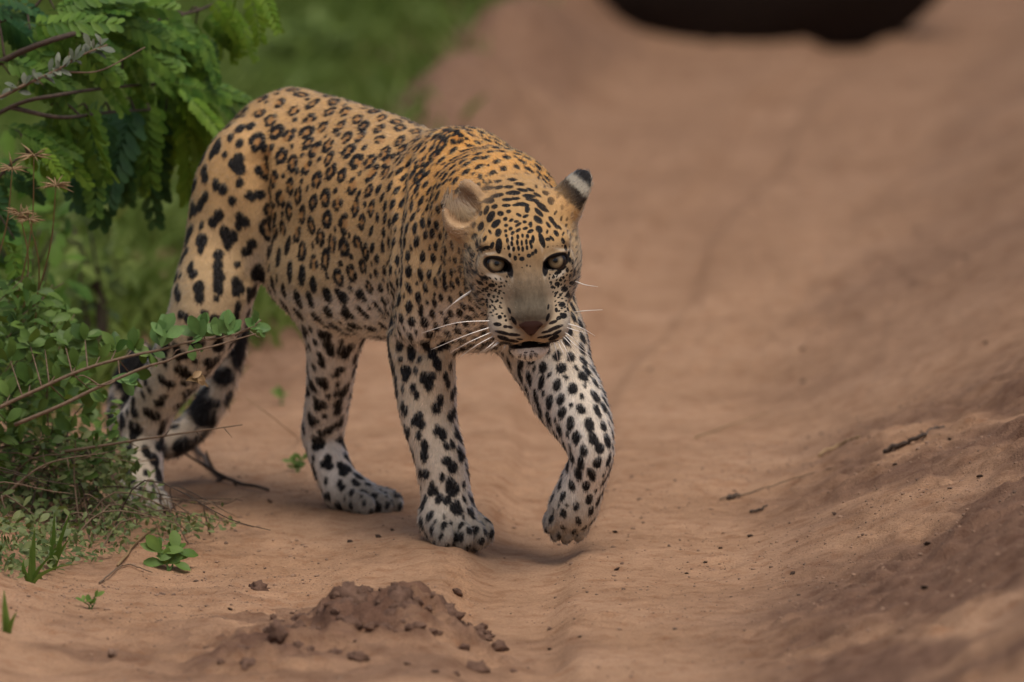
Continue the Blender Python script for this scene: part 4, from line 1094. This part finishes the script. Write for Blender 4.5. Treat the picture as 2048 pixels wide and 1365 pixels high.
o = mesh_obj('dry_leaf', *(lambda v, f: (v*np.array([.6, 1, 2.2])*px_(44), f))(*obovate(6, .34, .5, .2, .6)), M_STRAW, rb); o.matrix_local = orient(P(372, 762, -.05), (1, .1, .18), (.1, -.9, .5), 1, base)
for k in range(4):
    o = mesh_obj('dry_leaf', *(lambda v, f: (v*px_(20), f))(*obovate(4, .36, .6, .2, .5)), M_STRAW, rb); o.matrix_local = orient(P(385+k*6, 756-2*k, -.05), img_dir(-40+50*k, rng), (.1, -.9, .3), 1, base)
stem_obj('twig', bez([P(400, 700, -.05), P(395, 735, -.05), P(388, 752, -.05)], 6), .0012, .0007, M_TWIG, rb, base, 4)
# --- low tangled scrub in the left corner
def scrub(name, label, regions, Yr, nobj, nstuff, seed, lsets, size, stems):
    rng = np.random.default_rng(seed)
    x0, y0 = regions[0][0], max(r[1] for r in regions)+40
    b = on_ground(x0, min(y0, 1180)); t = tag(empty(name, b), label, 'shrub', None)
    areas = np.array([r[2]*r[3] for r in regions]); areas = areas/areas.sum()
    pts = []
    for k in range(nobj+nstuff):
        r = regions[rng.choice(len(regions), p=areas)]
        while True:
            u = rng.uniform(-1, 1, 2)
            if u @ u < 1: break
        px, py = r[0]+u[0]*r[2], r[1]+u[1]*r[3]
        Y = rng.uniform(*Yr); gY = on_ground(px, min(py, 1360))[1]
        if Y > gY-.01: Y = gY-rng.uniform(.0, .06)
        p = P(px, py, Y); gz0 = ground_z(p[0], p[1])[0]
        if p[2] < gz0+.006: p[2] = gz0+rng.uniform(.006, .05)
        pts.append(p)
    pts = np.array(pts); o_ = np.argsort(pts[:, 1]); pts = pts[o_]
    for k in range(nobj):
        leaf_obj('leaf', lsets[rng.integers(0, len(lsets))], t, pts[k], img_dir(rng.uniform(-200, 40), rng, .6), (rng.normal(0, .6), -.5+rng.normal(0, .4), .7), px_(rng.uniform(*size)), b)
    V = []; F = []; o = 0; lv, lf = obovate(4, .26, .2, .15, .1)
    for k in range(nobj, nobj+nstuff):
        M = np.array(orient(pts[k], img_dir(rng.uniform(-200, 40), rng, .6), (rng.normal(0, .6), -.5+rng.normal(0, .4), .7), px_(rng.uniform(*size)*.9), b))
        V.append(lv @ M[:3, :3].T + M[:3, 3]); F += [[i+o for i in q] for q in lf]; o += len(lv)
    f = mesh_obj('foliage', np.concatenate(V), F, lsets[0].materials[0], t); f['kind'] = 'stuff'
    for k in range(stems):
        r = regions[rng.integers(0, len(regions))]; px, py = r[0]+rng.uniform(-.9, .9)*r[2], r[1]+rng.uniform(-.9, .5)*r[3]; Y = rng.uniform(*Yr)
        e = P(px, py, Y); g = np.array([e[0]-rng.uniform(-.03, .22), Y+rng.normal(0, .04), 0]); g[2] = ground_z(g[0], g[1])[0]-.01
        if e[2] < g[2]+.03: e[2] = g[2]+.05
        m_ = .5*(g+e)+np.array([-.03, 0, .04])+rng.normal(0, .015, 3)
        stem_obj('twig', bez([g, m_, e, e+(e-m_)*.35+rng.normal(0, .01, 3)], 12), .0017, .0006, M_TWIG if k % 3 else M_DARKTWIG, t, b, 5)
    return t
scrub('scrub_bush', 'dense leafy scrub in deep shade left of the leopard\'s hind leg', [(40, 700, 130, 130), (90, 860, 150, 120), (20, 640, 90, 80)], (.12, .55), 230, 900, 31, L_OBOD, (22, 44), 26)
scrub('thorn_scrub', 'low grey-green thorn scrub hiding the leopard\'s hind paw', [(120, 960, 150, 90), (215, 985, 100, 70), (50, 1080, 110, 75), (200, 930, 80, 60)], (.10, .42), 260, 1000, 32, L_LOW, (14, 30), 34)
scrub('creeping_scrub', 'thin creeping weed along the edge of the sand beside the scrub', [(290, 1055, 100, 32), (150, 1090, 120, 40), (395, 1050, 75, 18), (50, 1120, 90, 38)], (-.06, .30), 170, 850, 33, L_LOW, (9, 19), 30)
for (a, c, e, Y, lab) in (((120, 905), (330, 872), (485, 850), .12, 'bare thorny twig lying over the scrub towards the hind leg'), ((0, 1000), (90, 930), (215, 905), .1, 'pale dry stem slanting through the thorn scrub')):
    b_ = P(*a, Y); t = tag(empty('bare_twig', b_), lab, 'twig')
    q = bez([P(*a, Y), P(*c, Y-.02), P(*e, Y-.03)], 16); stem_obj('stem', q, .0028, .0008, M_TWIG, t, b_, 5)
    for k in range(5):
        p = q[3*k+2]; d = img_dir(rng.choice([-60, 50])+rng.normal(0, 15), rng); stem_obj('thorn', [p, p+d*px_(14), p+d*px_(26)], .0012, .0003, M_TWIG, t, b_, 4)
# --- grass tufts, seedlings
def blade(p, d, L, w, curl, n=6):
    d = np.asarray(d, float); d /= np.linalg.norm(d); s = np.cross(d, (0, 1., 0)); s /= np.linalg.norm(s)
    V = []; F = []
    h = np.array([d[0], d[1], 0]); h = h/(np.linalg.norm(h)+1e-6)
    for i in range(n+1):
        t = i/n; c = p + d*L*t + h*curl*L*t*t - np.array([0, 0, abs(curl)*.5*L*t*t]); ww = w*(1-t**1.6)*.5 + .0002
        V += [c-s*ww, c+np.array([0, -ww*.4, 0]), c+s*ww]
    for i in range(n): a = i*3; F += [[a, a+1, a+4, a+3], [a+1, a+2, a+5, a+4]]
    return np.array(V), F
def tuft(px, py, blades, label, mat=M_GRASS, name='grass_tuft'):
    b = on_ground(px, py); t = tag(empty(name, b), label, 'grass')
    for (ex, ey, w, curl) in blades:
        e = P(ex, ey, b[1]-.02); d = e-b; L = np.linalg.norm(d)
        V, F = blade(b-np.array([0, 0, .004]), d, L, px_(w), curl); mesh_obj('blade', V-b, F, mat, t)
    return t
tuft(62, 1165, [(68, 1045, 16, .05), (5, 1085, 9, -.5), (110, 1090, 9, .6), (60, 1080, 10, -.1), (90, 1085, 8, .3), (30, 1110, 8, -.3)], 'bright green grass tuft with arching blades at the foot of the scrub')
tuft(105, 1140, [(108, 1015, 13, .05), (132, 1008, 11, .1), (118, 1050, 10, .2), (95, 1060, 8, -.2), (128, 1060, 9, .2)], 'upright grass tuft with narrow blades rising in front of the scrub')
tuft(15, 1265, [(4, 1170, 16, -.1), (28, 1210, 11, .2), (8, 1215, 9, -.2)], 'single coarse grass tuft growing out of bare sand')
def seedling(px, py, parts, label, ln, mats=L_OBO):
    b = on_ground(px, py); t = tag(empty('seedling', b), label, 'seedling')
    for (ex, ey, n) in parts:
        e = P(ex, ey, b[1]); stem_obj('stem', bez([b-np.array([0, 0, .005]), .5*(b+e)+np.array([.004, 0, 0]), e], 6), .0016, .0009, M_OBO, t, b, 5)
        for k in range(n):
            leaf_obj('leaf', mats[rng.integers(0, 3)], t, e, img_dir(-90+(k-(n-1)/2)*52+rng.normal(0, 14), rng, .6), (rng.normal(0, .4), -.7, .6), px_(ln*rng.uniform(.7, 1.05)), b)
L_BRI = leaf_set(M_GRASS, (.20, .24, .28))
seedling(335, 1142, [(322, 1105, 4), (352, 1105, 5), (345, 1125, 5), (330, 1128, 4)], 'leafy green seedling on the sand below the creeping weed', 44, L_BRI)
seedling(592, 945, [(588, 925, 4), (602, 922, 4), (590, 938, 3)], 'small bright seedling between the leopard\'s hind legs', 26, L_BRI)
seedling(178, 1218, [(168, 1205, 3), (190, 1195, 3), (180, 1208, 3)], 'tiny seedling standing alone on the bare sand', 22, L_BRI)
seedling(560, 810, [(556, 790, 3), (566, 795, 3)], 'blurred seedling behind the leopard\'s belly', 30, L_BRI)
# --- dry spiky grass heads
for k, (x, y, sx, sy) in enumerate(((25, 338, -30, 600), (68, 312, 30, 620), (40, 428, 45, 640), (112, 372, 60, 640), (58, 440, 70, 650))):
    c = P(x, y, .12); s = P(sx, sy, .3); s[2] = min(s[2], c[2]-.15)
    t = tag(empty('spiky_grass', s), 'dry spiky grass with a star of straw spikes in front of the feathery shrub', 'grass', 'dry spiky grasses by the shrub')
    stem_obj('stem', bez([s, .5*(s+c)+np.array([.012, 0, .01]), c], 12), .0016, .0009, M_STRAW, t, s, 5)
    V = []; F = []; o = 0
    for j in range(26):
        d = rng.normal(0, 1, 3); d[2] = abs(d[2])*.5 - .15; d /= np.linalg.norm(d)
        v, f = tube([c, c+d*px_(18), c+d*px_(rng.uniform(28, 44))+np.array([0, 0, -.003])], [.0010, .0013, .0002], 0, 4)
        V.append(v-s); F += [[i+o for i in q] for q in f]; o += len(v)
    sp_ = mesh_obj('spikes', np.concatenate(V), F, M_STRAW, t)
# --- background: turf and weeds on the far left verge
rng = np.random.default_rng(77)
NB = 130000
Y = np.where(rng.random(NB) < .8, rng.uniform(.9, 14., NB), rng.uniform(.9, 4, NB)); X = -(14+Y)*.0635*2.6 + rng.random(NB)**.75*((14+Y)*.0635*2.6+.9)
kk = np.interp(Y, [0, 1.5, 3, 6, 10, 14], [.74, .72, .74, .84, 1.02, 1.15])
keep = -(X-xc(Y))-kk+.30*vnoise(np.column_stack([X*1.7, Y*1.7]), 90) > rng.uniform(-.10, .45, NB)
X, Y = X[keep][:46000], Y[keep][:46000]; n = len(X)
L = rng.uniform(.03, .11, n)*(1+.6*vnoise(np.column_stack([X*2.2, Y*1.5]), 5)); a = rng.uniform(0, 6.28, n); w = rng.uniform(.0025, .006, n)*(1+Y*.05)
d = np.column_stack([rng.normal(0, .35, n), rng.normal(0, .35, n), np.ones(n)])
V = [(X[i], Y[i], np.array([math.cos(a[i]), math.sin(a[i]), 0])*w[i], d[i]*L[i]) for i in range(n)]
zz = ground_z(np.array([v[0] for v in V]), np.array([v[1] for v in V]))
vv = []
for (X, Y, s, dl), z0 in zip(V, zz):
    p = np.array([X, Y, z0-.003]); vv += [p-s, p+s, p+s*.5+dl*.6, p+dl*1.0+np.array([dl[0], dl[1], 0])*.6]
F = [[4*i, 4*i+1, 4*i+2, 4*i+3] for i in range(n)]
turf = mesh_obj('turf', np.array(vv), F, M_BG); tag(turf, 'short green grass covering the verge behind the leopard', 'grass', None, 'stuff')
def far_bush(px, py, Y, r, n, mat, label, ln):
    c = P(px, py, Y); b = np.array([c[0], c[1], ground_z(c[0], c[1])[0]]); t = tag(empty('weed_bush', b), label, 'bush')
    rr = np.random.default_rng(int(px)); V = []; F = []; o = 0; lv, lf = obovate(3, .3, .2, .2, .1)
    h = max(c[2]-b[2], r*.5)
    for k in range(n):
        while True:
            u = rr.uniform(-1, 1, 3)
            if u @ u < 1: break
        p = np.array([0, 0, h]) + u*np.array([r, r, max(h*.95, r*.6)]); p[2] = max(p[2], .01)
        M = np.array(orient(p, rr.normal(0, 1, 3), (rr.normal(0, .5), -.4, .8), ln*rr.uniform(.6, 1.2), np.zeros(3)))
        V.append(lv @ M[:3, :3].T + M[:3, 3]); F += [[i+o for i in q] for q in lf]; o += len(lv)
    f = mesh_obj('foliage', np.concatenate(V), F, mat, t); f['kind'] = 'stuff'
    for k in range(5): stem_obj('stem', bez([b, b+np.array([rr.normal(0, r*.2), rr.normal(0, r*.2), h*.6]), b+np.array([rr.normal(0, r*.5), rr.normal(0, r*.5), h*1.3])], 6), .006, .002, M_DARKTWIG, t, b, 5)
far_bush(610, 95, 8.5, .12, 90, M_BG, 'dark weed bush standing in the turf behind the leopard\'s back', .06)
far_bush(190, 520, 2.0, .07, 90, M_BG, 'grassy weed clump between the feathery shrub and the scrub', .05)
far_bush(40, 540, 1.4, .10, 140, M_PIN, 'shaded weed clump below the dry grass heads', .05)
# ---------------------------------------------------------------- things lying on the sand
def soil_mat(name, c0, c1, rough=.95):
    m, nt, b = new_mat(name); geo = nd(nt, 'ShaderNodeNewGeometry'); n = noise(nt, 60, 6, .65, geo.outputs['Position'])
    nt.links.new(ramp(nt, n, [(.3, c0), (.7, c1)]), b.inputs['Base Color']); b.inputs['Roughness'].default_value = rough; b.inputs['Specular IOR Level'].default_value = .15
    bump(nt, b, noise(nt, 260, 4, .6, geo.outputs['Position']), .8, .003); return m
M_CLOD = soil_mat('clod_soil', (.085, .047, .033), (.185, .112, .078)); M_CRUMB = soil_mat('crumb_soil', (.13, .078, .052), (.27, .175, .125)); M_DARKCRUMB = soil_mat('dark_crumb', (.030, .019, .014), (.080, .050, .036))
def lump(r, seed, nu=18, nv=12, rough=.35, freq=3., flat=.7):
    V, F = uv_sphere(1., nu, nv); V = np.array(V)
    d = 1 + rough*fbm(V*freq*.5+seed*3.1, 3, seed) + rough*.5*np.abs(vnoise(V*freq*1.5+seed, seed+3))
    V = V*d[:, None]*np.array([1, 1, flat])*r; return V, F
# heap of clods thrown up in the foreground
c0 = on_ground(730, 1265); c1 = on_ground(900, 1295)
hb = c0.copy()
heap = tag(empty('clod_heap', hb), 'crumbled heap of dark brown earth clods on the sand in front of the leopard', 'earth heap')
nxh, nyh = 150, 130
hx_, hy_ = np.meshgrid(np.linspace(-.34, .34, nxh), np.linspace(-.45, .55, nyh))
pp = np.column_stack([hx_.ravel(), hy_.ravel()])
def heap_h(p):
    w = p + .035*np.column_stack([vnoise(p*9, 1), vnoise(p*9, 2)])
    h = .044*np.exp(-((w[:, 0]-.01)/.085)**4-((w[:, 1]-.06)/.20)**2)
    h += .024*np.exp(-((w[:, 0]+.14)/.12)**2-((w[:, 1]+.12)/.30)**2)
    h += .026*np.exp(-((w[:, 0]-.14)/.055)**2-((w[:, 1]+.08)/.12)**2)
    h = h*(1+.35*fbm(p*14, 4, 5)) + .034*np.clip(h/.03, 0, 1)*fbm(p*24, 4, 8) + .020*np.clip(h/.03, 0, 1)*np.abs(vnoise(p*42, 18))
    e_ = sstep(.34, .27, np.abs(p[:, 0]))*sstep(-.45, -.33, p[:, 1])*sstep(.55, .45, p[:, 1])
    return h*e_-.006
hh = heap_h(pp); gxy = pp+hb[:2]
Vh = np.column_stack([gxy, ground_z(gxy[:, 0], gxy[:, 1])+hh])-hb
ii = (np.arange(nyh-1)[:, None]*nxh + np.arange(nxh-1)[None, :]).ravel()
hq = np.stack([ii, ii+1, ii+1+nxh, ii+nxh], 1)
hq = hq[(hh[hq] > -.0055).any(1)]
o = quad_mesh('mound', Vh, hq, M_SAND); o.parent = heap
at = o.data.attributes.new('soil', 'FLOAT_COLOR', 'POINT'); _s = np.clip((hh+.003)/.035, 0, 1)*.65+.45*sstep(-.5, .3, fbm(pp*12, 4, 55))
at.data.foreach_set('color', np.column_stack([np.clip(_s, 0, .92), _s*0, _s*0, _s*0+1]).astype(np.float32).ravel())
rng = np.random.default_rng(9)
LUMPS = [lump(1, s, 14, 10, .85, 5.0, .8) for s in range(8)]
LM = [mesh_only('clod', v, f, M_CLOD) for v, f in LUMPS]; LMC = [mesh_only('crumb', v, f, M_CRUMB) for v, f in LUMPS]; LMD = [mesh_only('crumb', v, f, M_DARKCRUMB) for v, f in LUMPS]
def lump_obj(name, me, p, r, parent=None, base=None, flat=1.):
    o = bpy.data.objects.new(name, me); col.objects.link(o)
    o.rotation_euler = (rng.normal(0, .3), rng.normal(0, .3), rng.uniform(0, 6.28)); o.scale = (r*rng.uniform(.8, 1.25), r*rng.uniform(.8, 1.2), r*rng.uniform(.7, 1.)*flat)
    if parent: o.parent = parent; o.location = p-base
    else: o.location = p
    return o
n = 0
while n < 130:
    q = np.array([[rng.normal(.02, .13), rng.normal(.0, .22)]]); h = heap_h(q)[0]
    if h < .004 and rng.random() < .8: continue
    g = q[0]+hb[:2]; r = rng.uniform(.003, .008) if rng.random() < .85 else rng.uniform(.008, .016)
    lump_obj('clod', LM[rng.integers(0, 8)], np.array([g[0], g[1], ground_z(g[0], g[1])[0]+max(h, 0)+r*.05]), r, heap, hb); n += 1
for k in range(12):                                        # the big broken clods
    q = np.array([[rng.normal(.0, .065), rng.normal(.06, .10)]]); h = heap_h(q)[0]; g = q[0]+hb[:2]; r = rng.uniform(.014, .026)
    lump_obj('clod', LM[rng.integers(0, 8)], np.array([g[0], g[1], ground_z(g[0], g[1])[0]+max(h, 0)-r*.15]), r, heap, hb)
for k in range(70):                                        # the tongue of crumbs running to the right
    t = rng.random(); q = on_ground(820+t*160+rng.normal(0, 8), 1225+t*60+rng.normal(0, 16-8*t)); r = rng.uniform(.004, .013)*(1.25-.5*t)
    lump_obj('clod', LM[rng.integers(0, 8)], q+np.array([0, 0, r*.35]), r, heap, hb)
# single crumbs one can pick out on the open sand
for (x, y, s) in ((1233, 1141, 7), (1500, 1074, 7), (1410, 1126, 5), (1373, 1148, 4), (1584, 1149, 6), (1606, 765, 8), (1605, 700, 9), (1930, 515, 8), (1972, 687, 7), (1230, 1066, 6), (1195, 520, 10), (1855, 1090, 7), (1850, 1178, 8), (1960, 955, 8), (1900, 880, 6), (1100, 1300, 6), (1300, 740, 7), (1160, 1275, 5), (668, 1213, 11), (595, 1225, 6), (225, 1312, 14), (460, 1220, 6), (540, 1005, 9), (757, 1075, 8), (700, 1085, 6), (785, 1062, 6), (1440, 1098, 5), (2030, 335, 9), (1790, 930, 6), (1670, 1030, 6), (870, 1345, 8), (815, 1330, 9)):
    q = on_ground(x, y); r = s/1214*.75
    o = lump_obj('soil_crumb', (LMD if s < 9 else LMC)[rng.integers(0, 8)], q+np.array([0, 0, r*.3]), r, flat=.6)
    tag(o, 'small dark soil crumb lying on the open sand', 'soil crumb', 'loose crumbs on the sand')
# grit: the crumbs nobody could count
V = []; F = []; o = 0; gv, gf = uv_sphere(1., 5, 4); gv = np.array(gv)
NB = 40000; Y = rng.uniform(-1.5, 1.3, NB); X = rng.uniform(-.80, .82, NB)
dens = .30 + .6*sstep(.15, .7, X) + .5*sstep(-.15, -.4, X) - .20*np.exp(-((X-.01)/.09)**4)
pts = np.column_stack([X, Y])[rng.random(NB) < dens*(.55+.6*vnoise(np.column_stack([X*6, Y*4]), 7))][:9000]
pts = np.array(pts); gzz = ground_z(pts[:, 0], pts[:, 1])
for (X, Y), z0 in zip(pts, gzz):
    r = min(.0040, .0008*rng.pareto(2.6)+.0009); s = rng.uniform(.6, 1.3, 3)*np.array([1, 1, .6])*r
    V.append(gv*s*(1+.3*rng.uniform(-1, 1, (len(gv), 1))) + np.array([X, Y, z0+r*.2])); F += [[i+o for i in q] for q in gf]; o += len(gv)
m, nt, b = new_mat('grit'); geo = nd(nt, 'ShaderNodeNewGeometry')
nt.links.new(ramp(nt, geo.outputs['Random Per Island'], [(0, (.10, .062, .043)), (.5, (.24, .15, .10)), (1, (.32, .20, .13))]), b.inputs['Base Color']); b.inputs['Roughness'].default_value = .95
grit = mesh_obj('grit', np.concatenate(V), F, m); tag(grit, 'scattered sandy grit and crumbs over the track', 'grit', None, 'stuff')
# sticks and stems on the ground
def stick(pts, r0, r1, mat, name, label, cat='stick', forks=(), lift=.004):
    q = bez([on_ground(*p)+np.array([0, 0, lift]) for p in pts], 18); b = q[0]
    q = q + rng.normal(0, r0*.35, q.shape)
    t = tag(empty(name, b), label, cat); stem_obj('stem', q, r0, r1, mat, t, b, 6)
    for (i, (x, y), dz) in forks:
        p = q[int(i*(len(q)-1))]; e = P(x, y, p[1]-.01); stem_obj('fork', bez([p, .5*(p+e)+rng.normal(0, .003, 3), e], 6), r0*.7, r1*.6, mat, t, b, 5)
stick([(1440, 1003), (1500, 990), (1590, 962), (1672, 940)], .0016, .0007, M_TWIG, 'thin_stick', 'long thin curved twig lying on the slope of the bank')
stick([(1455, 1001), (1478, 994)], .0042, .0028, M_DARKTWIG, 'bark_flake', 'short dark bark flake at the lower end of the thin twig', 'bark')
stick([(1638, 914), (1680, 893), (1716, 878)], .0030, .0020, M_STRAW, 'straw', 'pale straight straw lying on the bank', 'straw')
stick([(1772, 906), (1815, 890), (1850, 872), (1886, 856)], .0050, .0030, M_DARKTWIG, 'dark_stick', 'dark rough stick half buried in the bank')
stick([(1500, 1029), (1520, 1024), (1534, 1017)], .0026, .0012, M_DARKTWIG, 'splinter', 'short dark splinter below the thin twig on the bank')
stick([(1390, 880), (1460, 855), (1540, 828)], .0016, .0008, M_STRAW, 'pale_straw', 'faint pale stem lying in the middle of the track', 'stem')
stick([(385, 898), (430, 950), (470, 972), (535, 987)], .0048, .0026, M_DARKTWIG, 'forked_twig', 'forked brown dead twig lying behind the hind paw', 'twig', [(.55, (386, 968), 0), (.35, (412, 902), 0), (.7, (478, 990), 0), (.6, (365, 905), 0)], .007)
stick([(372, 992), (410, 1018), (455, 1052)], .0018, .0008, M_TWIG, 'thin_twig', 'thin wiry twig on the sand below the forked twig', 'twig', [(.3, (365, 975), 0)])
stick([(235, 1135), (290, 1075), (350, 1040), (400, 1030)], .0024, .0010, M_STRAW, 'curved_straw', 'dry curved stem at the edge of the creeping weed', 'stem', [(.5, (330, 1030), 0)])
stick([(200, 1170), (250, 1135), (305, 1150)], .0016, .0008, M_TWIG, 'root_strand', 'thin root strand on the sand below the scrub', 'root')
q = bez([on_ground(600, 880), P(545, 835, .9), P(490, 795, .9)], 12); b = q[0]; t = tag(empty('dry_grass', b), 'single dry grass stem arching between the leopard\'s hind legs', 'stem'); stem_obj('stem', q, .0012, .0006, M_STRAW, t, b, 4)
# rounded near-black form at the far end of the track
b = on_ground(1325, 72); V, F = lump(1., 4, 40, 26, .10, 2.0, .62); V = V*np.array([.84, .44, .80])
m = soil_mat('dark_form', (.010, .007, .006), (.030, .020, .015))
bo = mesh_obj('form', V, F, m); bo.location = b + np.array([.03, .40, .28]); tag(bo, 'large near-black rounded form at the far end of the track', 'form')
